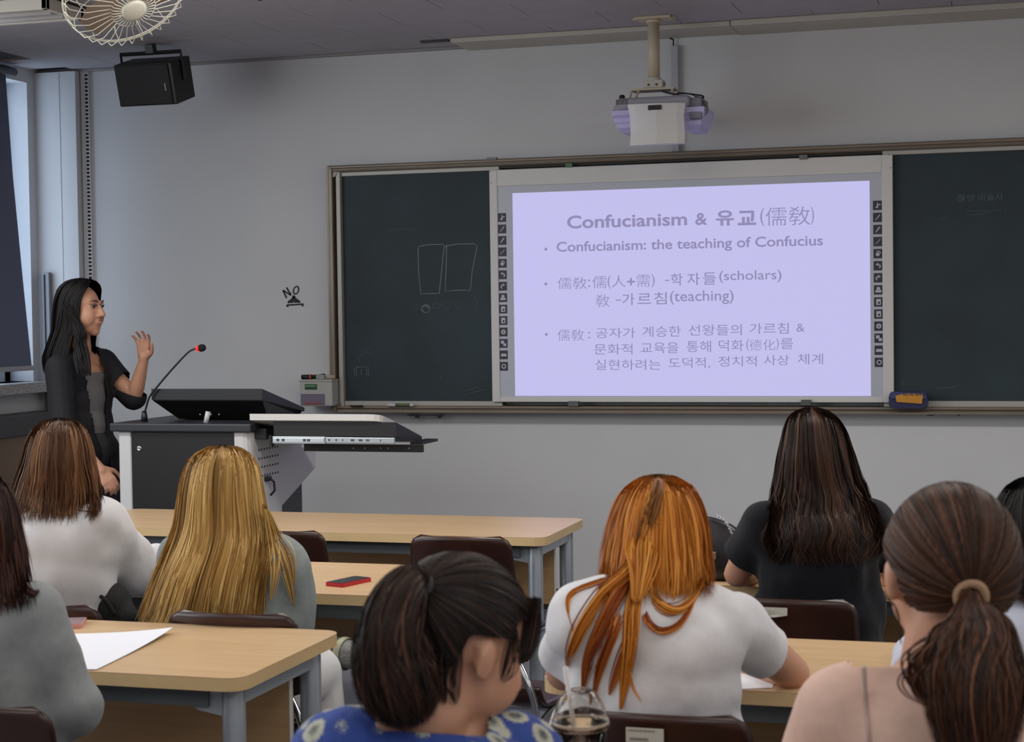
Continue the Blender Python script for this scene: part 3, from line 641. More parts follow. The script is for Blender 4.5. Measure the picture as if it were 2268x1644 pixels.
m = MB(); pts = [(-3.068, YL), (-3.03, YL), (-3.014, YL+0.006), (-3.004, YL+0.018), (-3.0, YL+0.032), (-3.03, YL+0.032), (-3.068, YL+0.02)]
m.prism([(x, y, 0) for x, y in pts], (0, 0, 0.985)); m.build('corner_post', whitem, lc)
m = MB()
for r in range(4):
    for c in range(8):
        y = 6.38 + c*0.026; z = 0.905 - r*0.036 + 0.0*c
        m.box((-3.0, y, z), (-2.999, y+0.0085, z+0.008))
tag(m.build('slot_holes', mat('slot black', (12, 12, 14), 0.8), sp_), kind='stuff')
m = MB().tube([(-3.0, 6.45, 0.79), (-2.985, 6.45, 0.788), (-2.972, 6.465, 0.77), (-2.97, 6.465, 0.735), (-2.985, 6.455, 0.715)], 0.005, 8).box((-3.0, 6.43, 0.775), (-2.985, 6.475, 0.795), 0.002)
m.build('latch', mat('latch steel', (60, 60, 64), 0.3, 0.6), lc, True)
MB().box((-3.5, 6.5, 0.0), (-3.031, 6.83, 0.70)).prism([(-3.031, 6.601, 0), (-3.031, 6.83, 0), (-3.031, 6.83, 0.733), (-3.031, 6.601, 0.652)], (0.022, 0, 0)).build('cabinet', mat('lectern dark grey', (66, 68, 74), 0.5), lc)
MB().box((-3.625, YL-0.02, 0.987), (-2.985, 6.95, 1.022), 0.006).build('top', slate, lc)
MB().box((-2.995, YL+0.04, 0.955), (-2.945, 6.7, 1.0), 0.003).build('slide_housing', blackm, lc)
# tilted monitor on the top: sunken wedge
mo = thing('lectern_monitor', 'black tilted computer monitor seen from behind on the lectern top', 'monitor', (-3.2, 6.6, 1.022))
YM = 6.42; a = LP(337, 862, YM); b = LP(580, 865, YM); xa, xb = a.x, b.x
prof = [(YM, 1.156, 0), (YM+0.004, 1.108, 0), (YM+0.10, 1.026, 0.068), (YM+0.42, 1.026, 0.068), (YM+0.42, 1.050, 0.0)]
v = [(xa+d, y, z) for y, z, d in prof] + [(xb-(0.02 if d else 0)+0.0, y, z) for y, z, d in prof]
v = [(x, y, z) for x, y, z in v]
m = MB().add(v, [(4, 3, 2, 1, 0), (5, 6, 7, 8, 9)] + [(i, (i+1) % 5, 5+(i+1) % 5, 5+i) for i in range(5)]); mon_b = m.build('casing', mat('monitor black', (14, 14, 16), 0.45), mo)
m = MB().add([(xa-0.002, YM-0.003, 1.112), (xb+0.002, YM-0.003, 1.112), (xb+0.002, YM-0.003, 1.158), (xa-0.002, YM-0.003, 1.158), (xa-0.002, YM+0.425, 1.040), (xb+0.002, YM+0.425, 1.040), (xb+0.002, YM+0.425, 1.056), (xa-0.002, YM+0.425, 1.056), ], [(0, 1, 2, 3), (3, 2, 6, 7), (1, 5, 6, 2), (0, 3, 7, 4), (4, 7, 6, 5), (0, 4, 5, 1)])
m.build('bezel', mat('bezel black', (20, 20, 23), 0.4), mo)
m = MB()
for x in (444, 468, 486): c = LP(x, 918, YM+0.05); m.lathe((c.x, YM+0.046, c.z), [(0, 0), (0.003, 0), (0.003, 0.02), (0, 0.02)], 8, (0, 1, 0))
split(m.build('screw', mat('chrome', (200, 200, 200), 0.2, 1.0), mo))
a = LP(456, 935, YL+0.04); b = LP(460, 912, YL+0.04)
tag(recenter(MB().tube([(a.x, YL+0.04, 1.022), (b.x, YL+0.045, b.z)], 0.0105, 12).build('white_marker', mat('marker body', (200, 202, 204), 0.3), None, True), (a.x, YL+0.04, 1.022)), 'short white marker standing upright in front of the lectern monitor', 'marker')
# gooseneck microphone
g0 = Vector((LP(320, 935, 6.40).x, 6.40, 1.022))
gm = thing('gooseneck_microphone', 'black gooseneck microphone with glowing red ring on the lectern', 'microphone', g0)
MB().lathe(g0, [(0, 0), (0.014, 0), (0.013, 0.02), (0.009, 0.045), (0, 0.045)], 16).build('base', mat('mic black', (26, 26, 28), 0.35), gm, True)
path = [g0 + Vector((0, 0, 0.03))] + [LP(x, y, 6.40) for x, y in [(323, 905), (331, 880), (344, 862), (375, 825), (405, 792), (420, 778), (434, 772)]]
MB().tube(bez(path, 30), 0.0042, 10).build('gooseneck', mat('mic black', (26, 26, 28), 0.35), gm, True)
h0, h1 = LP(434, 773, 6.40), LP(446, 771, 6.40); hd = (h1-h0).normalized()
MB().tube([h0, h0 + hd*0.008, h0+hd*0.018], [0.006, 0.0125, 0.0135], 14).build('ring', mat('red ring light', (160, 20, 20), 0.4, emit=((255, 30, 24), 1.6)), gm, True)
MB().lathe(h0 + hd*0.016, [(0.0135, 0), (0.0155, 0.006), (0.0155, 0.016), (0.011, 0.025), (0, 0.029)], 16, hd).build('windscreen', mat('foam black', (18, 18, 20), 0.9), gm, True)
# side shelf pulled out on drawer slides
sh = thing('side_shelf', 'white tilted pull-out shelf with drawer slides on the right of the lectern', 'shelf', (-2.95, 6.4, 1.03))
zN, zFar, yF = 1.062, 0.942, 6.76
def zs(y): return zN - (zN-zFar)*(y-YL)/(yF-YL)
xr = LP(838, 917).x; xfar = on_y(945, 966, yF).x; xl = LP(553, 917).x
out = [(xl, YL), (xr-0.05, YL), (xr-0.02, YL+0.003), (xr, YL+0.014), (xr+0.008, YL+0.03), (xfar, yF), (xl+0.02, yF)]
m = MB(); n = len(out); th = 0.026
v = [(x, y, zs(y)) for x, y in out] + [(x, y, zs(y)-th) for x, y in out]
m.add(v, [tuple(range(n)), tuple(range(n, 2*n))[::-1]] + [(i, (i+1) % n, n+(i+1) % n, n+i) for i in range(n)])
m.build('top_board', mat('shelf white', (214, 214, 212), 0.35), sh)
xL1 = LP(584, 0).x; xR1 = LP(858, 0).x
m = MB(); m.prism([(xL1, YL+0.02, zs(YL+0.02)-th-0.001), (xL1, 6.62, zs(6.62)-th-0.001), (xL1, 6.62, 0.93), (xL1, YL+0.02, 0.972)], (xR1-xL1, 0, 0)); m.build('drawer', mat('drawer black', (26, 26, 29), 0.5), sh)
steel = mat('zinc steel', (196, 206, 212), 0.3, 0.75)
xm = LP(702, 0).x
s1_ = MB().box((xL1, YL+0.004, 0.942), (xm, YL+0.02, 0.971), 0.002).build('slide_rail', steel, sh)
MB().box((xL1+0.004, YL+0.001, 0.948), (xm-0.004, YL+0.005, 0.965), 0.001).build('slide_rail_inner', mat('zinc light', (214, 222, 226), 0.3, 0.6), s1_)
s2_ = MB().box((xm, YL+0.008, 0.946), (xR1-0.004, YL+0.02, 0.969), 0.002).build('slide_rail', steel, sh)
m = MB(); 
for px in (725, 741, 756, 775, 779, 793, 797, 809, 814, 840): c = LP(px, 971); m.box((c.x, YL+0.0072, 0.954), (c.x+0.004+0.003*(px % 2), YL+0.0085, 0.962))
split(m.build('rail_hole', mat('hole dark', (60, 70, 74), 0.6), s2_))
m = MB()
for px in (612, 624, 671, 680): c = LP(px, 971); m.box((c.x, YL+0.0, 0.952), (c.x+0.012, YL+0.0015, 0.962))
split(m.build('rail_slot', mat('hole dark', (60, 70, 74), 0.6), s1_))
MB().box((xL1-0.012, YL, 0.93), (xL1-0.002, YL+0.03, 0.975)).build('rail_stop', mat('drawer black', (26, 26, 29), 0.5), sh)
y2 = 6.46; X2 = on_y(655, 0, y2).x; X3 = on_y(920, 0, y2).x; zz1 = on_y(800, 985, y2).z; zz0 = on_y(800, 1001, y2).z; Xb = on_y(861, 0, y2).x
kt = MB().box((X2, y2, zz0), (X3, y2+0.02, zz1), 0.001).build('keyboard_slide', mat('drawer black', (26, 26, 29), 0.5), sh)
MB().box((xR1+0.002, y2+0.012, zz1+0.001), (X3-0.003, y2+0.2, zs(y2+0.2)-th-0.002)).build('keyboard_box', mat('drawer black', (26, 26, 29), 0.5), sh)
m = MB()
for px in (783, 808, 843, 860, 906): c = on_y(px, 993, y2); m.lathe((c.x, y2-0.001, c.z), [(0, 0), (0.0022, 0), (0.0022, 0.002), (0, 0.002)], 8, (0, 1, 0))
m.lathe((X2-0.006, y2+0.01, zz0+0.02), [(0, 0), (0.007, 0), (0.007, 0.01), (0, 0.01)], 12, (0, 1, 0))
split(m.build('rivet', steel, kt))

# ---------------------------------------------------------------- tables
def wood_mat(name, c0, c1, rough=0.32):
    m = mat(name, c0, rough); nt = m.node_tree; b = nt.nodes['Principled BSDF']
    tc = nt.nodes.new('ShaderNodeTexCoord'); mp = nt.nodes.new('ShaderNodeMapping'); mp.inputs['Scale'].default_value = (1.2, 22, 22)
    n = nt.nodes.new('ShaderNodeTexNoise'); n.inputs['Scale'].default_value = 3; n.inputs['Detail'].default_value = 8; n.inputs['Distortion'].default_value = 0.4
    r = nt.nodes.new('ShaderNodeValToRGB'); r.color_ramp.elements[0].position = 0.3; r.color_ramp.elements[1].position = 0.75
    r.color_ramp.elements[0].color = lin(c1); r.color_ramp.elements[1].color = lin(c0)
    nt.links.new(tc.outputs['Object'], mp.inputs[0]); nt.links.new(mp.outputs[0], n.inputs[0]); nt.links.new(n.outputs['Fac'], r.inputs[0]); nt.links.new(r.outputs[0], b.inputs['Base Color']); return m
wood = wood_mat('beech laminate', (206, 176, 138), (192, 160, 122))
woodp = wood_mat('beech panel', (190, 156, 112), (176, 142, 100), 0.45)
edgem = mat('edge band', (206, 178, 132), 0.4, noise=(12, 0.05))
legm = mat('leg silver', (150, 158, 168), 0.35, 0.35); brk = mat('bracket silver', (168, 178, 186), 0.35, 0.3); beamm = mat('beam grey', (92, 98, 104), 0.5)
TW, TD, TH, TT = 1.8, 0.54, 0.72, 0.028
def make_table(label, loc):
    """local frame: x along the table, y away from the seats; origin on the floor under the middle"""
    t = thing('classroom_table', label, 'table', loc, 0, 'beech classroom tables in rows')
    P = rrect(-TW/2, -TD/2, TW/2, TD/2, 0.045, 6)
    MB().prism([(x, y, TH-0.003) for x, y, _ in P], (0, 0, 0.003)).build('table_surface', wood, t, world=False)
    MB().prism([(x, y, TH-TT) for x, y, _ in P], (0, 0, TT-0.003)).build('edge_band', edgem, t, world=False)
    for sx in (-1, 1):
        for sy in (-1, 1):
            x = sx*(TW/2-0.052); y = sy*(TD/2-0.072)
            m = MB().lathe((x, y, 0), [(0, 0.0), (0.026, 0.0), (0.026, 0.02), (0.0245, 0.022), (0.0245, TH-TT-0.006), (0.022, TH-TT-0.001), (0, TH-TT-0.001)], 20)
            m.build('leg', legm, t, 'auto', world=False)
        x = sx*(TW/2-0.052)
        # curved brackets between leg and beam
        for sy in (-1, 1):
            y = sy*(TD/2-0.072); m = MB(); xi = x - sx*0.105
            m.prism([(x - sx*0.02, y-0.012, TH-TT-0.008), (xi, y-0.012, TH-TT-0.008), (xi - sx*0.01, y-0.012, TH-TT-0.03), (xi+sx*0.03, y-0.012, TH-TT-0.055), (x-sx*0.02, y-0.012, TH-TT-0.065)], (0, 0.024, 0))
            m.build('leg_bracket', brk, t, world=False)
        MB().box((x-0.015, -TD/2+0.08, TH-TT-0.045), (x+0.015, TD/2-0.08, TH-TT-0.006), 0.004).build('side_beam', brk, t, world=False)
    MB().box((-TW/2+0.16, -TD/2+0.05, TH-TT-0.045), (TW/2-0.10, -TD/2+0.075, TH-TT-0.001)).build('front_beam', beamm, t, world=False)
    mp_ = MB().box((-TW/2+0.14, TD/2-0.12, 0.43), (TW/2-0.085, TD/2-0.104, TH-TT-0.002)).build('modesty_panel', woodp, t, world=False)
    MB().box((TW/2-0.0848, TD/2-0.121, 0.43), (TW/2-0.082, TD/2-0.103, TH-TT-0.002)).build('panel_edge', mat('panel edge', (216, 214, 206), 0.4), mp_, world=False)
    return t
tL1 = make_table('beech table nearest the lectern, in the front row, no one seated at it', (-2.40, 5.61, 0))
dup(tL1, (-2.40, 4.42, 0), 0, 'beech table with a red phone, second row on the left')
dup(tL1, (-2.42, 3.40, 0), 0, 'beech table with white paper, third row at the lower left')
dup(tL1, (-0.03, 5.82, 0), 0, 'beech table in the front row right of the aisle, mostly hidden')
dup(tL1, (-0.03, 4.77, 0), 0, 'beech table in front of the person in the black shirt')
dup(tL1, (-0.03, 3.53, 0), 0, 'beech table in front of the orange-haired person in white')
dup(tL1, (0.0, 2.40, 0), 0, 'beech table under the plastic cup at the lower edge')

# ---------------------------------------------------------------- chairs
plym = mat('chair plywood', (50, 26, 21), 0.3, noise=(6, 0.45), stretch=(1, 1, 0.35)); chromem = mat('chair chrome', (176, 178, 184), 0.22, 0.95)
def shell_grid(fn, nu, nv, th):
    P = np.array([[fn(u/(nu-1)*2-1, v/(nv-1)) for v in range(nv)] for u in range(nu)])
    du = np.gradient(P, axis=0); dv = np.gradient(P, axis=1); N = np.cross(du, dv); N /= np.linalg.norm(N, axis=2, keepdims=True) + 1e-9
    A = P + N*th/2; B = P - N*th/2; vs = [tuple(p) for p in A.reshape(-1, 3)] + [tuple(p) for p in B.reshape(-1, 3)]; o = nu*nv; fs = []
    for i in range(nu-1):
        for j in range(nv-1):
            q = i*nv+j; fs += [(q, q+1, q+nv+1, q+nv), (o+q, o+q+nv, o+q+nv+1, o+q+1)]
    for i in range(nu-1): fs += [(i*nv, (i+1)*nv, o+(i+1)*nv, o+i*nv), (i*nv+nv-1, o+i*nv+nv-1, o+(i+1)*nv+nv-1, (i+1)*nv+nv-1)]
    for j in range(nv-1): q = (nu-1)*nv; fs += [(j, o+j, o+j+1, j+1), (q+j, q+j+1, o+q+j+1, o+q+j)]
    return MB().add(vs, fs)
def make_chair(label, loc, rz=0):
    t = thing('classroom_chair', label, 'chair', loc, rz, 'dark plywood classroom chairs')
    def back(u, v):      # v 0 bottom .. 1 top
        z = 0.545 + 0.205*v; hw = 0.178 - 0.012*v
        # rounded corners
        if v > 0.8: k = (v-0.8)/0.2; hw -= 0.035*(1-math.sqrt(max(0, 1-k*k)))
        if v < 0.25: k = (0.25-v)/0.25; hw -= 0.06*(1-math.sqrt(max(0, 1-k*k)))
        return (u*hw, -0.185 - 0.035*v + 0.028*u*u - 0.02*(1-v)**2*0, z)
    shell_grid(back, 21, 17, 0.011).build('backrest', plym, t, True, world=False)
    def seat(u, v):
        y = -0.17 + 0.38*v; hw = 0.195
        if v > 0.8: k = (v-0.8)/0.2; hw -= 0.05*(1-math.sqrt(max(0, 1-k*k)))
        z = 0.437 - 0.018*math.sin(PI*v)*(1-0.4*u*u) + (-0.03*((v-0.8)/0.2)**2 if v > 0.8 else 0) + (0.05*((0.15-v)/0.15)**2 if v < 0.15 else 0)
        return (u*hw, y, z)
    shell_grid(seat, 17, 17, 0.011).build('seat', plym, t, True, world=False)
    for s in (-1, 1):
        MB().tube(bez([(s*0.13, -0.196, 0.585), (s*0.15, -0.20, 0.555), (s*0.185, -0.22, 0.50), (s*0.20, -0.215, 0.42), (s*0.205, -0.235, 0.2), (s*0.21, -0.26, 0.0)], 24), 0.009, 8).build('leg', chromem, t, True, world=False)
        MB().tube(bez([(s*0.203, -0.21, 0.40), (s*0.19, -0.05, 0.415), (s*0.18, 0.13, 0.405), (s*0.185, 0.17, 0.36), (s*0.205, 0.20, 0.0)], 24), 0.009, 8).build('leg', chromem, t, True, world=False)
    MB().tube([(-0.19, -0.05, 0.408), (0.19, -0.05, 0.408)], 0.008, 8).build('stretcher', chromem, t, True, world=False)
    MB().tube([(-0.18, 0.12, 0.40), (0.18, 0.12, 0.40)], 0.008, 8).build('stretcher', chromem, t, True, world=False)
    return t
ch0 = make_chair('empty dark plywood chair tucked under the front table, right of the blonde person', (on_y(1016, 1190, 5.10).x, 5.31, 0))
CH = {}
def chair_at(px, depth, label, rz=0, key=None, sink=0):
    p = W(px, 1200, depth); c = dup(ch0, (p.x, p.y+0.2, 0), rz, label); CH[key] = c; return c
chair_at(613, 5.62, 'dark plywood chair at the front table partly hidden by the blonde person', 0, 'c1')
chair_at(1045, 4.42, 'dark plywood chair behind the head of the person in blue floral', math.radians(-6), 'c2')
chair_at(508, 4.06, 'dark plywood chair of the blonde person, its top rim showing', 0, 'B')
chair_at(82, 4.22, 'dark plywood chair of the brown-haired person in white', 0, 'A')
chair_at(-80, 3.12, 'dark plywood chair in the lower left corner', 0, 'C')
chair_at(1447, 2.98, 'dark plywood chair with white label behind the orange-haired person', 0, 'E')
chair_at(1742, 4.15, 'dark plywood chair with torn sticker behind the person in the black shirt', 0, 'F')
chair_at(905, 2.02, 'dark plywood chair under the person in blue floral, below the frame', 0, 'D')
chair_at(2120, 2.02, 'dark plywood chair under the person in pale pink, below the frame', 0, 'G')
chair_at(2330, 2.95, 'dark plywood chair of the black-haired person at the right edge', 0, 'H')
# asset labels stuck on two backrests
def sticker(ch, l, t, r, b, torn=False):
    m = MB(); Yp = ch.location.y - 0.236
    A, B = on_y(l, t, Yp), on_y(r, b, Yp)
    pts = [(A.x, Yp, A.z), (B.x, Yp, A.z), (B.x, Yp, B.z), (A.x, Yp, B.z)]
    if torn: pts = [(A.x, Yp, A.z), (B.x, Yp, A.z), (B.x, Yp-0.004, A.z-0.018), (B.x-0.03, Yp-0.006, B.z+0.002), (B.x-0.04, Yp, B.z), (A.x, Yp, B.z)]
    s = m.prism(pts, (0, 0.001, 0)).build('asset_label', mat('sticker', (188, 186, 176), 0.45), ch)
    m = MB(); w = B.x-A.x; h = A.z-B.z
    for k in range(12): m.box((A.x+w*(0.06+0.06*k), Yp-0.0006, A.z-h*0.24), (A.x+w*(0.09+0.06*k+0.012*(k % 2)), Yp, A.z-h*0.12))
    for k in range(20): m.box((A.x+w*(0.1+0.025*k), Yp-0.0006, A.z-h*0.86), (A.x+w*(0.112+0.025*k), Yp, A.z-h*0.66))
    tag(m.build('label_print', mat('label ink', (120, 118, 110), 0.7), s), kind='stuff')
sticker(CH['E'], 1386, 1611, 1470, 1644+5); sticker(CH['F'], 1684, 1345, 1744, 1370, True)

# ---------------------------------------------------------------- things on the tables
def flat_box(name, label, cat, quad, z, h, m, r=0.006):
    """a thin slab from four picture corners laid on height z"""
    P = [on_z(x, y, z) for x, y in quad]; c = sum(P, Vector())/4
    return P, c
P, c = flat_box('', '', '', [(740, 1299), (779, 1303), (803, 1288), (766, 1283)], TH, 0.01, None)
def phone(label, P, body, glass, z=TH):
    c = sum(P, Vector())/4; ex = (P[1]-P[0]); L2 = ex.length; ey = (P[3]-P[0]); W2 = ey.length
    t = thing('smartphone', label, 'phone', (c.x, c.y, z), math.atan2(ex.y, ex.x))
    w_, h_ = L2/2, W2/2
    MB().prism([(x, y, 0) for x, y, _ in rrect(-w_, -h_, w_, h_, min(w_, h_)*0.2, 5)], (0, 0, 0.0105)).build('body', body, t, world=False)
    MB().prism([(x, y, 0.0105) for x, y, _ in rrect(-w_+.003, -h_+.003, w_-.003, h_-.003, min(w_, h_)*0.2, 5)], (0, 0, 0.001)).build('screen', glass, t, world=False)
    return t
ph1 = phone('red smartphone with black screen on the second-row table', P, mat('phone red', (176, 28, 44), 0.35), mat('phone glass', (18, 18, 30), 0.15))
MB().box((-0.01, -0.0405, 0.003), (0.0, -0.038, 0.007)).build('charging_port', wdark, ph1, world=False)
P, c = flat_box('', '', '', [(120, 1393), (180, 1391), (194, 1383), (134, 1377)], TH, 0.01, None)
ph2 = phone('pale pink smartphone on the third-row table at lower left', P, mat('phone pink', (196, 140, 136), 0.35), mat('phone grey glass', (150, 128, 134), 0.2))
def paper(name, label, quad, z, bend=None, m=None):
    P = [on_z(x, y, z+0.001) for x, y in quad]; c = sum(P, Vector())/4; mb = MB(); n = 8; vs = []
    for i in range(n+1):
        for j in range(n+1):
            u, v = i/n, j/n; p = P[0].lerp(P[1], u).lerp(P[3].lerp(P[2], u), v); p.z = z + 0.0012 + (bend(u, v) if bend else 0); vs.append(p)
    vs += [Vector((p.x, p.y, p.z-0.0008)) for p in vs]; o = (n+1)**2; fs = []
    for i in range(n):
        for j in range(n): q = i*(n+1)+j; fs += [(q, q+1, q+n+2, q+n+1), (o+q, o+q+n+1, o+q+n+2, o+q+1)]
    ob = mb.add(vs, fs).build(name, m or mat('paper white', (222, 224, 232), 0.7), None, True); tag(ob, label, 'paper'); return recenter(ob, (c.x, c.y, z))
paper('paper_sheet', 'white sheets of paper on the third-row table at lower left', [(60, 1485), (214, 1484), (384, 1402), (110, 1406)], TH, lambda u, v: 0.012*max(0, u*v)**3 + 0.001)
paper('paper_sheet', 'white paper under the arm of the orange-haired person', [(1560, 1530), (1710, 1524), (1720, 1500), (1590, 1488)], TH)
paper('notebook', 'small pale green notebook by the sleeve of the brown-haired person in white', [(200, 1262), (262, 1262), (262, 1250), (205, 1248)], TH, m=mat('notebook green', (176, 196, 170), 0.6))
# plastic cup with dome lid and straw
cup = thing('plastic_cup', 'clear plastic cup with dome lid and straw at the lower edge', 'cup', (-0.655, 2.5, TH))
cc = W(1285, 1600, 2.52); cup.location = (cc.x, cc.y, TH)
pl = mat('clear plastic', (240, 238, 234), 0.06, trans=1.0); pl.node_tree.nodes['Principled BSDF'].inputs['IOR'].default_value = 1.2
hz = cc.z - TH
MB().lathe((0, 0, 0), [(0, 0.0005), (0.028, 0.0005), (0.0395, hz-0.003), (0.0388, hz-0.003), (0.0272, 0.0015), (0, 0.0015)], 32).build('cup_wall', pl, cup, True, world=False)
MB().lathe((0, 0, 0), [(0, 0.003), (0.0265, 0.003), (0.036, hz-0.035), (0, hz-0.035)], 32).build('drink', mat('drink brown', (164, 134, 126), 0.3, trans=.35), cup, True, world=False)
MB().lathe((0, 0, 0), [(0.0275, 0.02), (0.0285, 0.02), (0.0375, hz-0.055), (0.0365, hz-0.055)], 32).build('label_band', mat('cup red', (170, 34, 40), 0.4), cup, True, world=False)
MB().lathe((0, 0, 0), [(0.0392, hz-0.008), (0.0425, hz-0.008), (0.0435, hz-0.002), (0.0425, hz+0.004), (0.0405, hz+0.006), (0.039, hz+0.012), (0.0375, hz+0.02), (0.032, hz+0.035), (0.022, hz+0.046), (0.011, hz+0.05), (0.0108, hz+0.0488), (0.0215, hz+0.045), (0.031, hz+0.034), (0.0365, hz+0.02), (0.038, hz+0.011), (0.0392, hz+0.004)], 36).build('dome_lid', pl, cup, True, world=False)
m = MB()
m.tube([(0.04*math.cos(2*PI*k/40), 0.04*math.sin(2*PI*k/40), hz) for k in range(41)], 0.0022, 6, False); m.build('lid_rim', mat('rim plastic', (200, 188, 176), 0.2, alpha=0.75), cup, True, world=False)
s_t = Vector(W(1252, 1478, 2.50)) - Vector(cup.location)
MB().tube([(0.006, -0.006, 0.02), (s_t.x, s_t.y, s_t.z)], 0.0034, 10).build('straw', mat('straw white', (205, 200, 198), 0.4, alpha=0.9), cup, True, world=False)
# black quilted bag with chain on the second-row table right of the aisle
bgp = W(1550, 1285, 4.62); bag = thing('handbag', 'black quilted handbag with silver chain on the table left of the black shirt', 'bag', (bgp.x, bgp.y+0.05, TH))
leather = mat('bag leather', (22, 22, 26), 0.35)
def bagf(u, v):
    a = u*PI; x = 0.128*np.sign(math.cos(a))*abs(math.cos(a))**0.5; y = 0.045*np.sign(math.sin(a))*abs(math.sin(a))**0.7
    w = math.sin(PI*min(1, 0.12+v*0.9))**0.35; topk = 1 - 0.45*max(0, (v-0.8)/0.2)**2
    q = 0.003*abs(math.sin(x*70+v*8))*abs(math.sin(x*70-v*8))
    return (x*w*(1-0.10*v)*topk, (y*(1-0.45*v)*w)*(1+q*10)-q*0, 0.003+0.172*v)
m = shell_grid(bagf, 41, 22, 0.003); m.build('body', leather, bag, True, world=False)
cl = on_y(1579, 1231, bag.location.y-0.055) - Vector(bag.location)
MB().box((cl.x-0.009, -0.062, cl.z-0.010), (cl.x+0.009, -0.045, cl.z+0.010), 0.002).build('clasp', mat('clasp silver', (150, 140, 130), 0.3, 0.8), bag, world=False)
m = MB(); pth = bez([(0.045, -0.03, 0.178), (0.07, -0.045, 0.165), (0.085, -0.05, 0.14), (0.095, -0.05, 0.115), (0.10, -0.048, 0.09)], 24)
for i, p in enumerate(pth[::1]):
    d = (pth[min(i+1, 24)]-pth[max(i-1, 0)]).normalized(); u, v, _ = basis(d); s_ = u if i % 2 else v
    m.tube([p + d*0.0045*math.cos(2*PI*k/10) + s_*0.003*math.sin(2*PI*k/10) for k in range(11)], 0.0009, 5, False)
m.build('chain', mat('chain silver', (190, 190, 196), 0.25, 0.9), bag, True, world=False)

# ---------------------------------------------------------------- people: helpers
def V(*a): return Vector(a)
def ellipsoid_mesh(bm, c, rad, R, n=16):
    m = Matrix.Translation(c) @ R.to_4x4() @ Matrix.Diagonal((rad[0], rad[1], rad[2], 1))
    bmesh.ops.create_uvsphere(bm, u_segments=n, v_segments=n//2+2, radius=1.0, matrix=m)
def capsule_mesh(bm, p0, r0, p1, r1, n=12):
    p0, p1 = Vector(p0), Vector(p1); d = p1 - p0; L = d.length
    if L < 1e-6: ellipsoid_mesh(bm, p0, (r0,)*3, Matrix.Identity(3)); return
    u, v, w = basis(d); prof = []
    for k in range(6): a = -PI/2 + PI/2*k/5; prof.append((r0*math.cos(a), r0*math.sin(a)))
    for k in range(6): a = PI/2*k/5; prof.append((r1*math.cos(a), L + r1*math.sin(a)))
    rings = []
    for r, h in prof[1:-1]:
        rings.append([bm.verts.new(p0 + w*h + (u*math.cos(2*PI*k/n) + v*math.sin(2*PI*k/n))*r) for k in range(n)])
    a = bm.verts.new(p0 - w*r0); b = bm.verts.new(p1 + w*r1)
    for k in range(n): bm.faces.new((a, rings[0][(k+1) % n], rings[0][k])); bm.faces.new((b, rings[-1][k], rings[-1][(k+1) % n]))
    for i in range(len(rings)-1):
        for k in range(n): bm.faces.new((rings[i][k], rings[i][(k+1) % n], rings[i+1][(k+1) % n], rings[i+1][k]))
def wob(co, scale, seed, n=10, aniso=(1, 1, 1)):
    r = np.random.default_rng(seed); out = np.zeros(len(co)); c = co*np.array(aniso)
    for k in range(n):
        d = r.normal(size=3); d /= np.linalg.norm(d); f = scale*(0.6+1.4*r.random())
        out += np.sin(c@d*f + r.random()*6.28 + 1.3*np.sin(c@r.normal(size=3)*scale*0.3))/n**0.5
    return out
def blend(name, prims, voxel, m, parent, smooth=3, fold=None, trim=None):
    """one continuous surface grown round tapered capsules and ellipsoids"""
    bm = bmesh.new()
    for p in prims:
        if p[0] == 'c': capsule_mesh(bm, *p[1:])
        else: ellipsoid_mesh(bm, p[1], p[2], p[3] if len(p) > 3 else Matrix.Identity(3))
    me = bpy.data.meshes.new(name); bm.to_mesh(me); bm.free()
    o = bpy.data.objects.new('tmp', me); COL.objects.link(o)
    r = o.modifiers.new('r', 'REMESH'); r.mode = 'VOXEL'; r.voxel_size = voxel
    s = o.modifiers.new('s', 'SMOOTH'); s.iterations = smooth; s.factor = 0.6
    dg = bpy.context.evaluated_depsgraph_get(); me2 = bpy.data.meshes.new_from_object(o.evaluated_get(dg))
    bpy.data.objects.remove(o); bpy.data.meshes.remove(me); me2.name = name
    if fold:
        n = len(me2.vertices); co = np.empty(n*3); me2.vertices.foreach_get('co', co); co = co.reshape(-1, 3)
        no = np.empty(n*3); me2.vertices.foreach_get('normal', no); no = no.reshape(-1, 3)
        for amp, sc, an, sd in fold:
            w = wob(co, sc, sd, aniso=an); co = co + no*(np.sign(w)*np.abs(w)**1.3*amp)[:, None]
        me2.vertices.foreach_set('co', co.ravel())
    if trim:
        b2 = bmesh.new(); b2.from_mesh(me2)
        for pt, nrm in trim:      # cut away what lies beyond a plane, leaving a clean hem
            bmesh.ops.bisect_plane(b2, geom=list(b2.verts)+list(b2.edges)+list(b2.faces), plane_co=Vector(pt), plane_no=Vector(nrm), clear_outer=True)
        b2.to_mesh(me2); b2.free()
    me2.update(); return link(name, me2, m, parent, True)
def cut_local(o, cuts):
    """cuts: (centre, radius, plane point, plane normal): removes faces inside the ball beyond the plane (sleeve openings, necklines)"""
    me = o.data; mw = wmat(o); b = bmesh.new(); b.from_mesh(me); b.transform(mw)
    for c, r, pt, nr in cuts:
        c, pt, nr = Vector(c), Vector(pt), Vector(nr)
        near = [f for f in b.faces if (f.calc_center_median()-c).length < r]
        gm_ = set(near); [gm_.update(f.verts) for f in near]; [gm_.update(f.edges) for f in near]
        bmesh.ops.bisect_plane(b, geom=list(gm_), plane_co=pt, plane_no=nr)
        dead = [f for f in b.faces if (f.calc_center_median()-c).length < r*.98 and (f.calc_center_median()-pt).dot(nr) > 0]
        bmesh.ops.delete(b, geom=dead, context='FACES')
    b.transform(mw.inverted()); b.to_mesh(me); b.free()

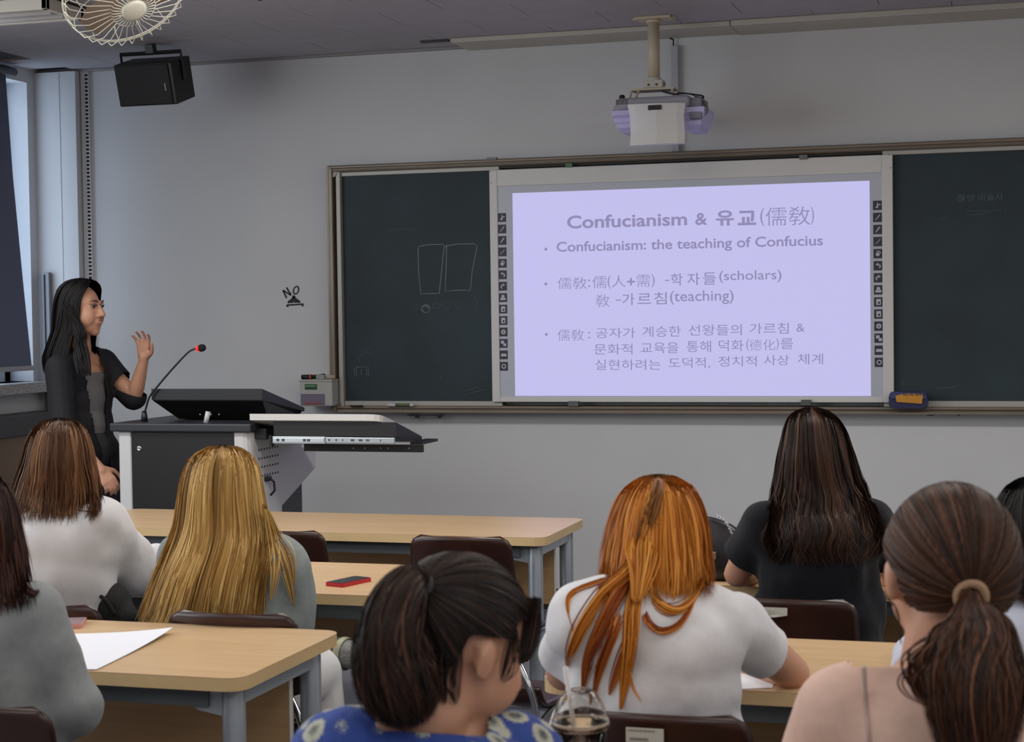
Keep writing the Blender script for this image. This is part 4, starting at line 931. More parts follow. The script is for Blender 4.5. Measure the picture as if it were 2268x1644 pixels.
skin = mat('skin', (196, 146, 120), 0.5, noise=(7, 0.05), bump=(180, 0.04))
skin.node_tree.nodes['Principled BSDF'].inputs['Subsurface Weight'].default_value = 0.08
skin.node_tree.nodes['Principled BSDF'].inputs['Subsurface Radius'].default_value = (0.02, 0.008, 0.004)

def frame(fwd, up):
    f = Vector(fwd).normalized(); u = Vector(up); u = (u - f*u.dot(f)).normalized(); r = f.cross(u)
    return Matrix((r, f, u)).transposed()            # columns: right, forward, up
def head_prims(c, R, k=1.0, face=False):
    P = lambda x, y, z: c + R @ V(x*k, y*k, z*k)
    e = lambda x, y, z, a, b, d: ('e', P(x, y, z), (a*k, b*k, d*k), R)
    out = [e(0, -.012, .03, .074, .09, .083), e(0, .022, -.02, .060, .070, .085), e(0, .045, -.065, .042, .042, .042), e(0, .062, -.092, .022, .022, .02),
           e(.030, .040, -.028, .034, .048, .050), e(-.030, .040, -.028, .034, .048, .050),
           ('c', P(0, .088, .015), .010*k, P(0, .108, -.022), .012*k), e(.012, .096, -.026, .011, .011, .009), e(-.012, .096, -.026, .011, .011, .009),
           e(0, .083, -.052, .026, .016, .015)]
    for s in (-1, 1):
        out += [e(s*.074, -.008, -.012, .007, .017, .028), e(s*.079, -.014, -.002, .006, .014, .020), ('c', P(s*.072, 0, -.03), .006*k, P(s*.074, -.004, -.036), .006*k)]
    if face:
        out += [e(.03, .076, .030, .022, .012, .009), e(-.03, .076, .030, .022, .012, .009)]
    return out
def hand_prims(wr, d, n, thumb, curl=0.5, k=1.0, spread=0.12):
    """wr wrist, d direction of the fingers, n back-of-hand normal, thumb side (+1/-1)"""
    d = Vector(d).normalized(); n = Vector(n); n = (n - d*n.dot(d)).normalized(); s = d.cross(n)*thumb; wr = Vector(wr); out = []
    out += [('c', wr, .023*k, wr + d*.02*k, .024*k)]
    for j in range(4): out.append(('c', wr + d*.015*k + s*(j-1.5)*-.010*k, .014*k, wr + d*.078*k + s*(1.5-j)*.0185*k, .0105*k))
    for j, (L, dz) in enumerate(((.070, 0), (.079, .003), (.073, 0), (.056, -.006))):
        b = wr + d*(.080+dz)*k + s*(1.5-j)*.0188*k; dd = (d + s*(1.5-j)*spread*0.3).normalized(); a = curl*0.5; p = b
        for q, (f, r0, r1) in enumerate(((.44, .0088, .0082), (.30, .0082, .0076), (.26, .0076, .0066))):
            v = (dd*math.cos(a) - n*math.sin(a)); p2 = p + v*L*f*k; out.append(('c', p, r0*k, p2, r1*k)); p = p2; a += curl*(0.9 if q == 0 else 0.6)
    b = wr + d*.022*k + s*.020*k; t1 = b + (d*.55 + s*.75 - n*.25).normalized()*.042*k; t2 = t1 + (d*.85 + s*.35 - n*.3).normalized()*.030*k; t3 = t2 + (d*.95 + s*.05 - n*.35).normalized()*.024*k
    out += [('c', b, .014*k, t1, .0115*k), ('c', t1, .0108*k, t2, .0095*k), ('c', t2, .0095*k, t3, .0078*k)]
    return out
def arm_prims(sh, el, wr, k=1.0, g=0.0):
    sh, el, wr = Vector(sh), Vector(el), Vector(wr); m1 = sh.lerp(el, .35); f1 = el.lerp(wr, .3)
    return [('c', sh, .048*k+g, m1, .044*k+g), ('c', m1, .044*k+g, el, .036*k+g), ('c', el, .036*k+g, f1, .038*k+g), ('c', f1, .038*k+g, wr, .024*k+g)]
def torso_prims(pel, nb, shL, shR, fwd, k=1.0, g=0.0, waist=1.0):
    """pelvis centre, base of neck, shoulder joints; g thickens for clothing"""
    pel, nb, shL, shR = map(Vector, (pel, nb, shL, shR)); up = (nb - pel); R = frame(fwd, up); L = up.length; U = R.col[2]; X = R.col[0]; Fw = R.col[1]
    at = lambda t, f=0: pel + up*t + Fw*f
    e = lambda t, f, a, b, c: ('e', at(t, f), (a*k+g, b*k+g, c*k+g), R)
    out = [e(0, 0, .165, .115, .12), e(.28, .0, .135*waist, .095, .13), e(.55, -.005, .145, .10, .15), e(.76, -.01, .150, .098, .10)]
    for a in (shL, shR):
        if g == 0: a = a - up.normalized()*.008
        out += [('c', nb - up*.04, .050*k+g, nb.lerp(a, .55) + up*.0, .046*k+g), ('c', nb.lerp(a, .5)-up*0.03, .052*k+g, a, .050*k+g), ('c', at(.72).lerp(a - up*.10, .55), .075*k+g, a - up*.03, .052*k+g)]
    return out
def legs_prims(pel, kL, aL, kR, aR, R, g=0.0):
    out = []
    for s, kn, an in ((-1, kL, aL), (1, kR, aR)):
        hip = Vector(pel) + R.col[0]*(s*.09) - Vector((0, 0, .02)); kn, an = Vector(kn), Vector(an)
        out += [('c', hip, .085+g, hip.lerp(kn, .5), .072+g), ('c', hip.lerp(kn, .5), .072+g, kn, .054+g), ('c', kn, .052+g, kn.lerp(an, .3), .052+g), ('c', kn.lerp(an, .3), .052+g, an, .034+g)]
    return out
def shoe(an, d, m, parent, name='shoe', k=1.0):
    d = Vector(d).normalized(); R = frame(d, (0, 0, 1)); c = Vector(an)
    pr = [('e', c + R @ V(0, .0, -.035), (.034*k, .045*k, .035*k), R), ('e', c + R @ V(0, .07, -.048), (.038*k, .09*k, .026*k), R), ('e', c + R @ V(0, .03, -.062), (.037*k, .115*k, .012*k), R)]
    return blend(name, pr, .008, m, parent, 2)

def ribbons(name, P, width, m, parent, shade, along=None, flat=None):
    """P: N x K x 3 strand points (world); each strand is a thin ribbon with its own shade"""
    N, K, _ = P.shape; T = np.gradient(P, axis=1); T /= np.linalg.norm(T, axis=2, keepdims=True)+1e-9
    O = flat; S = np.cross(T, O); S /= np.linalg.norm(S, axis=2, keepdims=True)+1e-9
    r = np.random.default_rng(3); tw = (r.random((N, 1, 1))-0.5)*1.1; S = S*np.cos(tw) + np.cross(T, S)*np.sin(tw)
    w = width*(0.6+0.8*r.random((N, 1, 1))); tt = np.linspace(0, 1, K)[None, :, None]; w = w*np.minimum(1, (1.02-tt)/0.3)**0.7
    A = P + S*w/2; B = P - S*w/2; vs = np.stack([A, B], 2).reshape(-1, 3)
    b = (np.arange(N)[:, None]*K + np.arange(K-1)[None, :]).ravel()*2
    fs = np.stack([b, b+1, b+3, b+2], 1)
    me = bpy.data.meshes.new(name); me.vertices.add(len(vs)); me.vertices.foreach_set('co', vs.ravel())
    nf = len(fs); me.loops.add(nf*4); me.loops.foreach_set('vertex_index', fs.ravel().astype(np.int32)); me.polygons.add(nf)
    me.polygons.foreach_set('loop_start', (np.arange(nf)*4).astype(np.int32)); me.update(calc_edges=True)
    at = me.attributes.new('shade', 'FLOAT', 'POINT'); at.data.foreach_set('value', np.repeat(shade, K*2).astype(np.float32))
    al = me.attributes.new('along', 'FLOAT', 'POINT'); aa = np.repeat(np.broadcast_to(np.linspace(0, 1, K) if along is None else along, (N, K)), 2, axis=1) if along is None or np.ndim(along) == 1 else np.repeat(along, 2, axis=1)
    al.data.foreach_set('value', np.ascontiguousarray(aa).ravel().astype(np.float32))
    return link(name, me, m, parent, True)
def grid_mesh(name, P, m, parent, shade=0.35, closed=False):
    N, K, _ = P.shape; fs = []
    for i in range(N if closed else N-1):
        j = (i+1) % N
        for k in range(K-1): fs.append((i*K+k, i*K+k+1, j*K+k+1, j*K+k))
    me = bpy.data.meshes.new(name); me.from_pydata([tuple(p) for p in P.reshape(-1, 3)], [], fs)
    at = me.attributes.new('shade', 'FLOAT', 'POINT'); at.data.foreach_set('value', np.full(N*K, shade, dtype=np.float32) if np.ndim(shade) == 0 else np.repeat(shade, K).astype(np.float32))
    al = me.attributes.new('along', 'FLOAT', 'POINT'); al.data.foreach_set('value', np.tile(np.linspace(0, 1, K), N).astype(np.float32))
    return link(name, me, m, parent, True)

from mathutils.bvhtree import BVHTree
def bvh_of(objs):
    vs = []; fs = []
    for o in objs:
        mw = wmat(o); b = len(vs); vs += [mw @ v.co for v in o.data.vertices]; fs += [[b+i for i in p.vertices] for p in o.data.polygons]
    return BVHTree.FromPolygons(vs, fs)
def rest_on(P, bvh, vw, lo=.003, hi=.016, lim=.15, seed=2):
    """strands that would run inside the body are laid on its surface instead"""
    r = np.random.default_rng(seed); v = Vector(vw); N, K, _ = P.shape; g = lo + (hi-lo)*r.random(N)
    for i in range(N):
        for k in range(1, K):
            p = Vector(P[i, k]); h = bvh.ray_cast(p - v*0.6, v, 0.6 + g[i])
            if h[0] is not None:
                ins = 0.6 - (h[0]-(p-v*0.6)).length
                if ins < lim: P[i, k] = h[0] - v*g[i]
    for _i in range(2): P[:, 1:-1] = P[:, 1:-1]*0.5 + (P[:, :-2] + P[:, 2:])*0.25
    return P
def fall_hair(parent, m, Z, rings, n=2200, bvh=None, abs_rings=None, depth=1.0, theta=2.5, width=.0028, wave=0.0, seed=1, back=None, part=0.0, tipvar=0.12, ragged=0.02, front_t=0.25, K=20, fwd=None, locks=60, lock_amp=0.006, dcap=None, tmax=1.0, noff=0.0):
    """long hair seen from behind. rings: (picture y, left x, right x, half depth, forward shift) from crown to tips at optical depth Z.
    The envelope is a volume: strands lie on its back and sides and leave the face open."""
    if abs_rings: rings = [(y, x, x, 0, 0) for x, y, a, b in abs_rings]
    view = Vector(ray((rings[0][1]+rings[0][2])/2, rings[0][0])); view = Vector((view.x, view.y, 0)).normalized() if fwd is None else Vector(fwd).normalized()
    rgt = Vector(Xc if False else RW[:, 0]); rgt = Vector((rgt.x, rgt.y, 0)).normalized()
    if fwd is not None: rgt = view.cross(Vector((0, 0, 1)))
    s = [0]; C = []; A = []; B = []
    for (y, l, r, dp, sh) in rings:
        c = W((l+r)/2, y, Z) + view*sh; C.append(c); A.append((r-l)/2*Z/F_PX); B.append(dp)
    if abs_rings: A = [q[2] for q in abs_rings]; B = [q[3] for q in abs_rings]
    for i in range(1, min(5, len(B))): B[i] += .010
    for i in range(1, len(C)): s.append(s[-1] + math.hypot((C[i]-C[i-1]).length, (A[i]-A[i-1])*0.8))
    s = np.array(s)/s[-1]; C = np.array([tuple(c) for c in C]); A = np.array(A); B = np.array(B)
    vw = np.array(tuple(view)); rg = np.array(tuple(rgt))
    from_s = lambda t, arr: np.interp(t, s, arr)
    def sm(t, arr):
        d = 0.018; return (from_s(t-d, arr) + 2*from_s(t, arr) + from_s(t+d, arr))/4
    def env(th, t, lay, lim=True):
        lim_t = theta + (PI-theta)*np.clip(1 - t/front_t, 0, 1)**1.5
        h = th*lim_t/PI
        a = sm(t, A)*lay; b = sm(t, B)*lay
        x = np.sin(h)*a; y = -np.cos(h)*b
        c = np.stack([sm(t, C[:, i]) for i in range(3)], -1)
        return c + x[..., None]*rg + y[..., None]*vw, (np.sin(h)/np.maximum(a, .01))[..., None]*rg + (-np.cos(h)/np.maximum(b, .01))[..., None]*vw
    r = np.random.default_rng(seed)
    # under-layer
    gt = np.linspace(0.0, 0.93*tmax, 40); gth = np.linspace(-PI, PI, 72)
    G, _ = env(gth[:, None] + 0*gt[None, :], gt[None, :] + 0*gth[:, None], 0.93 + 0.02*np.sin(gth*23)[:, None]*np.minimum(1, gt*3)[None, :])
    if bvh: G = rest_on(G.copy(), bvh, vw, .001, .002)
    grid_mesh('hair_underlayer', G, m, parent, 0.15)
    lk = r.random(locks)*2*PI - PI; th = r.choice(lk, n) + r.normal(size=n)*0.09; th = (th+PI) % (2*PI) - PI
    lkid = np.abs(th[:, None]-lk[None, :]).argmin(1); lsh = r.random(locks); lph = r.random(locks)*6.28; lle = r.random(locks)
    lay = 0.955 + 0.06*r.random(n); t1 = tmax*(1 - tipvar*r.random(n)**1.5 - tipvar*0.8*lle[lkid]*r.random(n)); t1 = np.minimum(t1, 1)
    t0 = np.where(r.random(n) < 0.75, 0.0, 0.35*r.random(n))*1.0
    u = np.linspace(0, 1, K)[None, :]; t = t0[:, None] + (t1-t0)[:, None]*u
    thj = th[:, None] + (r.random(n)-.5)[:, None]*0.25*u + part*0
    # locks draw together towards the tips
    thj = thj + (lk[lkid][:, None]-thj)*0.35*np.clip((t-0.45)/0.55, 0, 1)
    P, O = env(thj, t, lay[:, None] + noff)
    amp = (0.15+t)**1.5
    if lock_amp: P = P + (np.sin(t*9+lph[lkid][:, None])*lock_amp*amp)[..., None]*rg + (np.cos(t*7+lph[lkid][:, None]*2)*lock_amp*0.8*amp)[..., None]*vw
    if wave: P = P + ((np.sin(t*30+lph[lkid][:, None])*wave*np.clip((t-0.42)*2.2, 0, 1)))[..., None]*rg + ((np.cos(t*30+lph[lkid][:, None])*wave*np.clip((t-0.42)*2.2, 0, 1)))[..., None]*vw
    P = P + (r.normal(size=(n, 1, 3))*ragged*0.35*(u[..., None]**2))
    if bvh: P = rest_on(P, bvh, vw)
    shd = np.clip(0.5*lsh[lkid] + 0.5*r.random(n), 0, 1)
    return ribbons('hair', P, width, m, parent, shd, t, O)

def combed(parent, m, c, R, rad, tie, n=2000, amax=2.2, seed=5, width=.003, K=12, limit=None, bulge=1.0):
    """hair pulled over the skull ellipsoid to a tie. c centre, R frame, rad radii, tie = unit direction in the head frame"""
    r = np.random.default_rng(seed); tie = np.array(tie, float); tie /= np.linalg.norm(tie); rad = np.array(rad)
    a = np.array([0, 0, 1.0]); e1 = np.cross(tie, a); e1 /= np.linalg.norm(e1); e2 = np.cross(tie, e1)
    phi = r.random(n)*2*PI
    def lim(phi):
        return amax if limit is None else limit(phi)
    al0 = lim(phi)*(1 - 0.35*r.random(n)**2)
    u = np.linspace(0, 1, K)[None, :]; al = al0[:, None]*(1-u) + 0.16*u
    ph = phi[:, None] + (r.random(n)-.5)[:, None]*0.22*(u)
    D = np.cos(al)[..., None]*tie + np.sin(al)[..., None]*(np.cos(ph)[..., None]*e1 + np.sin(ph)[..., None]*e2)
    lay = (1.0 + 0.035*r.random(n))[:, None, None]; loc = D*rad*lay*bulge
    Rn = np.array([[R[i][j] for j in range(3)] for i in range(3)]); P = loc @ Rn.T + np.array(tuple(c)); O = (D/rad*0.08) @ Rn.T
    lb = np.sin(phi*31)*.5+.5
    ribbons('hair', P, width, m, parent, np.clip(0.5*lb*r.random(n)+0.5*r.random(n), 0, 1), u + 0*al, O)
    gp = np.linspace(0, 2*PI, 73)[:-1]; gu = np.linspace(0, 1, 24)[None, :]; ga = lim(gp)[:, None]*0.99*(1-gu)+0.0*gu if limit is not None else amax*(1-gu)+0*gp[:, None]
    D = np.cos(ga)[..., None]*tie + np.sin(ga)[..., None]*(np.cos(gp)[:, None, None]*e1 + np.sin(gp)[:, None, None]*e2)
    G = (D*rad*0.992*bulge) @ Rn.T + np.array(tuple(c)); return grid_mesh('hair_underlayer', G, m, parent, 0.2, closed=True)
def tail(parent, m, path, radii, n=1400, width=.003, seed=9, K=20, flat=0.75, name='ponytail', spread=1.0, wave=.004, tipvar=.25):
    """a bunch of strands along a path; radii give its half width"""
    r = np.random.default_rng(seed); pts = bez(path, 40); C = np.array([tuple(p) for p in pts]); T = np.gradient(C, axis=0); T /= np.linalg.norm(T, axis=1, keepdims=True)
    vw = np.array(tuple(Vector(ray(1134, 900)).normalized())); S = np.cross(T, vw); S /= np.linalg.norm(S, axis=1, keepdims=True); Bn = np.cross(T, S)
    ri = np.interp(np.linspace(0, 1, 41), np.linspace(0, 1, len(radii)), radii); q = np.linspace(0, 1, 41)
    I = lambda t, arr: np.stack([np.interp(t, q, arr[:, i]) for i in range(3)], -1)
    th = r.random(n)*2*PI; rho = r.random(n)**0.5; rho = np.maximum(rho, .45*(r.random(n) < .7)); t1 = 1 - tipvar*r.random(n)**1.4
    u = np.linspace(0, 1, K)[None, :]; t = t1[:, None]*u; rr = np.interp(t, q, ri)*rho[:, None]
    ph = r.random(n)*6.28; thj = th[:, None] + 0.15*np.sin(t*8+ph[:, None])
    P = I(t, C) + (np.cos(thj)*rr)[..., None]*I(t, S) + (np.sin(thj)*rr*flat)[..., None]*I(t, Bn) + (wave*np.sin(t*12+np.floor(ph[:, None]*4))*t)[..., None]*I(t, S)
    O = np.cos(thj)[..., None]*I(t, S) + np.sin(thj)[..., None]*I(t, Bn)
    o = ribbons(name, P, width, m, parent, np.clip(.5*np.floor(th*6 % 2) * r.random(n) + .6*r.random(n), 0, 1), t, O)
    g = np.linspace(0, 2*PI, 25)[:-1]; tt = np.linspace(0, .88, 30); rr = np.interp(tt, q, ri)*0.86
    G = I(tt, C)[None] + (np.cos(g)[:, None]*rr[None])[..., None]*I(tt, S)[None] + (np.sin(g)[:, None]*rr[None]*flat)[..., None]*I(tt, Bn)[None]
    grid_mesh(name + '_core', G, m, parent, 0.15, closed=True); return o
def strand_set(parent, m, paths, name='loose_strands', n=14, width=.0022, spread=.006, seed=4, K=20, taper=True):
    r = np.random.default_rng(seed); allP = []; 
    for path in paths:
        C = np.array([tuple(p) for p in bez(path, K-1)])
        for k in range(n): off = r.normal(size=3)*spread; w_ = np.linspace(0.5, 1, K) if not taper else np.sin(np.linspace(0.3, PI*0.93, K)); allP.append(C + off[None]*w_[:, None])
    P = np.array(allP); O = np.broadcast_to(np.array(tuple(-Vector(ray(1134, 900)).normalized())), P.shape)
    return tag(ribbons(name, P, width, m, parent, r.random(len(P)), np.broadcast_to(np.linspace(.2, 1, K), P.shape[:2]).copy(), O), kind='stuff' if len(paths) > 1 else None)

def cloth_mat(name, rgb, rough=0.85, grain=0.04, fold=(14, 0.35)):
    return mat(name, rgb, rough, spec=0.2, noise=(60, grain), bump=(fold[0], fold[1]), sheen=0.1)

# ---------------------------------------------------------------- people
def view_at(px, py=1100): v = Vector(ray(px, py)); return Vector((v.x, v.y, 0)).normalized()
def turned(px, deg):       # horizontal direction: away from the camera, turned deg to the right
    v = view_at(px); a = -math.radians(deg); return Vector((v.x*math.cos(a)-v.y*math.sin(a), v.x*math.sin(a)+v.y*math.cos(a), 0))
def person(label, pel): return thing('person', label, 'person', (pel.x, pel.y, 0))
CUT = (math.cos, math.sin)
def seated(label, head, yaw, pitch, neck, shL, shR, elL, wrL, elR, wrR, pel, top_m, sleeve, leg_m, hk=1.0, g=.014, voxel=.009, fold=None, neck_cut=.092, body_yaw=0, knees=None, roll=0, sg=.016, waist=1.0, torso_k=1.0, shoe_m=None, gleg=.012, hem=None, neck_drop=0.0, tied=False):
    P = lambda q: W(*q)
    hc, nb, sL, sR, eL, wL, eR, wR, pl_ = map(P, (head, neck, shL, shR, elL, wrL, elR, wrR, pel))
    px = pel[0]; f = turned(px, yaw); side = f.cross(Vector((0, 0, 1)))
    hf = (f*math.cos(pitch) + Vector((0, 0, math.sin(pitch)))); hu = (Vector((0, 0, 1))*math.cos(pitch) - f*math.sin(pitch)) + side*roll
    HR = frame(hf, hu); t = person(label, pl_)
    if not tied: hk *= .91; hc = hc - Vector((0, 0, .014)) + f*.008
    bf = turned(px, body_yaw); BR = frame(bf, (0, 0, 1)); rt = BR.col[0]
    prims = head_prims(hc, HR, hk) + [('c', hc + HR @ V(0, -.02, -.055), .052, nb + Vector((0, 0, .02)), .056)]
    prims += torso_prims(pl_, nb, sL, sR, bf, torso_k*.86, 0)
    for s, sh, el, wr in ((-1, sL, eL, wL), (1, sR, eR, wR)):
        prims += arm_prims(sh, el, wr); d = (wr-el).normalized(); d.z *= 0.3
        prims += hand_prims(wr, d, (0, 0, 1), -s, 0.35)
    if knees: kL, aL, kR, aR = map(P, knees)
    else:
        kL = pl_ + bf*.42 - rt*.11; kR = pl_ + bf*.42 + rt*.11; kL.z = kR.z = .49; aL = kL + bf*.02; aR = kR + bf*.02; aL.z = aR.z = .085
    lp = legs_prims(pl_, kL, aL, kR, aR, BR); prims += lp
    body = blend('body', prims, voxel, skin, t, 3)
    pants = blend('trousers', legs_prims(pl_, kL, aL, kR, aR, BR, gleg) + [('e', pl_, (.18*torso_k, .125, .11), BR)], .011, leg_m, t, 3, [(.004, 22, (1, 1, .5), 8)])
    for an in (aL, aR): shoe(an, bf, shoe_m or mat('shoe dark', (40, 38, 40), 0.5), t)
    tp = torso_prims(pl_, nb, sL, sR, bf, torso_k, g, waist); cuts = []
    for sh, el, wr in ((sL, eL, wL), (sR, eR, wR)):
        m1 = sh.lerp(el, .35); tp += [('c', sh, .048+sg, m1, .045+sg)]
        if sleeve == 'short':
            en = sh.lerp(el, .64); tp += [('c', m1, .045+sg, en, .047+sg)]; d = (el-sh).normalized(); cuts.append((en, .12, en - d*.005, d))
        elif sleeve == 'puff':
            en = sh.lerp(el, .45); tp += [('e', sh.lerp(el, .18) + Vector((0, 0, .01)), (.075, .075, .07)), ('c', m1, .05+sg, en, .045+sg)]; d = (el-sh).normalized(); cuts.append((en, .1, en, d))
        else:
            q = .9 if sleeve == 'long' else .75; fe = el.lerp(wr, q); d = (wr-el).normalized()
            tp += [('c', m1, .044+sg, el, .040+sg), ('c', el, .040+sg, el.lerp(wr, .35), .040+sg), ('c', el.lerp(wr, .35), .040+sg, fe, .030+sg*.8)]; cuts.append((fe, .075, fe - d*.002, d))
    up = (nb-pl_).normalized()
    cuts.append((nb + Vector((0, 0, .02)), neck_cut, nb - Vector((0, 0, neck_drop)) + bf*0, (Vector((0, 0, 1)) + bf*.35 )))
    hz_ = pl_ - up*(.02 if hem is None else hem)
    top = blend('top', tp, voxel, top_m, t, 9, fold or [(.008, 22, (1, 1, .55), 5), (.005, 46, (1, 1, .6), 6)], trim=[(hz_, -up)])
    cut_local(top, cuts)
    return dict(root=t, body=body, top=top, hc=hc, HR=HR, nb=nb, bf=bf, HF=hf, t=top, pel=pl_, P=P)

# the lecturer -----------------------------------------------------------------
def lecturer():
    Z0 = 7.33
    hc = W(181, 688, Z0); rv = Vector(RW[:, 0]); rv = Vector((rv.x, rv.y, 0)).normalized(); vv = view_at(180)
    HF = (rv*math.cos(math.radians(24)) - vv*math.sin(math.radians(24)) + Vector((0, 0, .02))).normalized(); HR = frame(HF, (0, 0, 1))
    pel = W(186, 1004, 7.36); nb = W(176, 786, 7.37); sN = W(132, 815, 7.22); sF = W(228, 806, 7.50)     # near = her right, far = her left
    BF = (rv*math.cos(math.radians(31)) - vv*math.sin(math.radians(31))).normalized(); BR = frame(BF, (0, 0, 1))
    t = person('standing person in black blazer and grey top, speaking with one hand raised', pel)
    eF = W(297, 880, 7.46); wF = W(318, 800, 7.42); eN = W(142, 960, 7.14); wN = W(218, 1035, 7.12)
    kL = pel + BR.col[0]*.09 + Vector((0, 0, -.42)); kR = pel - BR.col[0]*.09 + Vector((0, 0, -.42)); kL += BF*.02; kR += BF*.02
    aL, aR = kL.copy(), kR.copy(); aL.z = aR.z = .085
    pr = head_prims(hc, HR, 1.0, True) + [('c', hc + HR @ V(0, -.02, -.05), .048, nb + V(0, 0, .01), .052)]
    pr += torso_prims(pel, nb, sN, sF, BF, .9) + legs_prims(pel, kR, aR, kL, aL, BR)
    pr += arm_prims(sF, eF, wF, .92) + arm_prims(sN, eN, wN, .95)
    pr += hand_prims(wF, (wF-eF).normalized() + Vector((0, 0, .3)) - rv*.25, rv*.55 + vv*.8, -1, 0.45, .95, .8)
    pr += hand_prims(wN, (wN-eN).normalized() + Vector((0, 0, -.25)), -vv*.7 + V(0, 0, .7), -1, 0.7, .95)
    body = blend('body', pr, .0048, skin, t, 7)
    P = lambda x, y, z: hc + HR @ V(x, y, z)
    E_ = lambda x, y, z, a, b, c: ('e', P(x, y, z), (a, b, c), HR)
    lip = mat('lips', (150, 84, 80), 0.4)
    blend('lips', [E_(0, .089, -.046, .019, .009, .0036), E_(.007, .090, -.0447, .008, .008, .0036), E_(-.007, .090, -.0447, .008, .008, .0036)], .0018, lip, t, 2)
    blend('lips', [E_(0, .0875, -.0575, .016, .009, .0044)], .0018, lip, t, 2)
    blend('mouth', [E_(0, .0885, -.052, .013, .008, .0036)], .0018, mat('mouth dark', (52, 22, 22), 0.6), t, 1)
    for s in (-1, 1):
        ball = MB(); ball.lathe(P(s*.030, .0765, .014), [(0.0, -.009), (.007, -.007), (.0095, 0), (.007, .0072), (0, .0098)], 14, HF); eb = ball.build('eye', mat('eye white', (150, 140, 130), 0.2), t, True)
        MB().lathe(P(s*.030, .0765, .014), [(0, .0106), (.0038, .0104), (.0062, .0090), (.006, .007)], 14, HF).build('iris', mat('iris', (26, 16, 12), 0.15), eb, True)
        pts = [P(s*(.030-.017), .088, .014), P(s*.024, .0925, .0195), P(s*.034, .0895, .0195), P(s*.046, .079, .0145)]
        MB().tube(bez(pts, 12), [.0012+.0012*math.sin(PI*k/12) for k in range(13)], 6).build('eyelid', mat('eyelash', (40, 26, 22), 0.6), t, True)
        pts = [P(s*.012, .0925, .032), P(s*.024, .0925, .038), P(s*.036, .086, .039), P(s*.050, .073, .034)]
        MB().tube(bez(pts, 12), [.0012+.002*math.sin(PI*min(1, .15+k/12)) for k in range(13)], 6).build('eyebrow', mat('eyebrow', (48, 36, 32), 0.8), t, True)
    grey = mat('grey top', (112, 112, 112), 0.8, bump=(90, .15)); navy = mat('blazer black', (15, 15, 22), 0.8, noise=(20, .1), bump=(16, .3)); skirt = mat('dark skirt', (52, 52, 56), 0.8)
    inner = blend('top', torso_prims(pel, nb, sN, sF, BF, .9, .008), .008, grey, t, 3, trim=[(pel - V(0, 0, .05), (0, 0, -1))])
    cut_local(inner, [(nb + BF*.03, .145, nb - V(0, 0, .075) + BF*0.0, (0, 0, 1))])
    blend('skirt', legs_prims(pel, kR, aR, kL, aL, BR, .016) + [('e', pel, (.168, .125, .12), BR), ('e', pel - V(0, 0, .15), (.17, .12, .16), BR)], .011, skirt, t, 4, trim=[((0, 0, .42), (0, 0, -1))])
    jp = torso_prims(pel, nb, sN, sF, BF, .97, .018, 1.05) + [('e', pel - V(0, 0, .08), (.185, .135, .14), BR)]
    jp += [('c', sF, .068, sF.lerp(eF, .5), .062), ('c', sF.lerp(eF, .5), .062, eF, .055), ('c', eF, .055, eF.lerp(wF, .14), .052)]
    jp += [('c', sN, .068, sN.lerp(eN, .5), .064), ('c', sN.lerp(eN, .5), .064, eN, .056), ('c', eN, .056, eN.lerp(wN, .42), .05)]
    jk = blend('blazer', jp, .008, navy, t, 4, [(.005, 18, (1, 1, .6), 3)], trim=[(pel - V(0, 0, .19), (0, 0, -1))])
    b = bmesh.new(); b.from_mesh(jk.data); b.transform(wmat(jk)); dead = []
    for f_ in b.faces:
        c = f_.calc_center_median() - pel; u = c.z; q = c.dot(BF); w = c.dot(BR.col[0])
        wid = .028 + .055*max(0, min(1, (u)/.45)); 
        if q > .02 and abs(w + .0) < wid: dead.append(f_)
        elif (f_.calc_center_median()-(nb + V(0, 0, .03))).length < .082: dead.append(f_)
    bmesh.ops.delete(b, geom=dead, context='FACES'); b.transform(wmat(jk).inverted()); b.to_mesh(jk.data); b.free()
    cut_local(jk, [(eF.lerp(wF, .14), .10, eF.lerp(wF, .12), wF-eF), (eN.lerp(wN, .42), .085, eN.lerp(wN, .40), wN-eN)])
    m_ = jk.modifiers.new('thickness', 'SOLIDIFY'); m_.thickness = .004
    hm = hair_mat('black hair', (10, 9, 11), (20, 17, 18), (44, 38, 38), rough=.35)
    fall_hair(t, hm, Z0+.01, None, n=2600, fwd=Vector((HF.x, HF.y, 0)), theta=2.12, abs_rings=[(180, 616, .0, .0), (179, 620, .04, .055), (177, 636, .074, .090), (175, 662, .084, .104), (173, 695, .090, .106), (169, 730, .094, .104), (161, 762, .102, .106), (155, 792, .115, .113), (160, 828, .125, .110)], front_t=.30, width=.003, locks=50, lock_amp=.003, seed=11, ragged=.006, tipvar=.1)
    strand_set(t, hm, [[hc + HR @ V(.070+.012*q, .02-.012*q, .02), W(180+3*q-8, 735, 7.24), W(184-4*q, 775, 7.20), W(192-6*q, 808, 7.17), W(200-8*q, 832, 7.16)] for q in range(4)], 'hair_lock', 90, .003, .008, seed=12)
    MB().tube([P(.074, -.0, -.06), P(.074, .0, -.066)], .003, 6).build('earring', mat('chrome', (200, 200, 200), .2, 1.0), t, True)
    for an, s in ((aL, 1), (aR, -1)): shoe(an, BF, mat('shoe dark', (40, 38, 40), 0.5), t)
lecturer()

black_tr = mat('black trousers', (18, 18, 21), 0.8, bump=(20, .2))
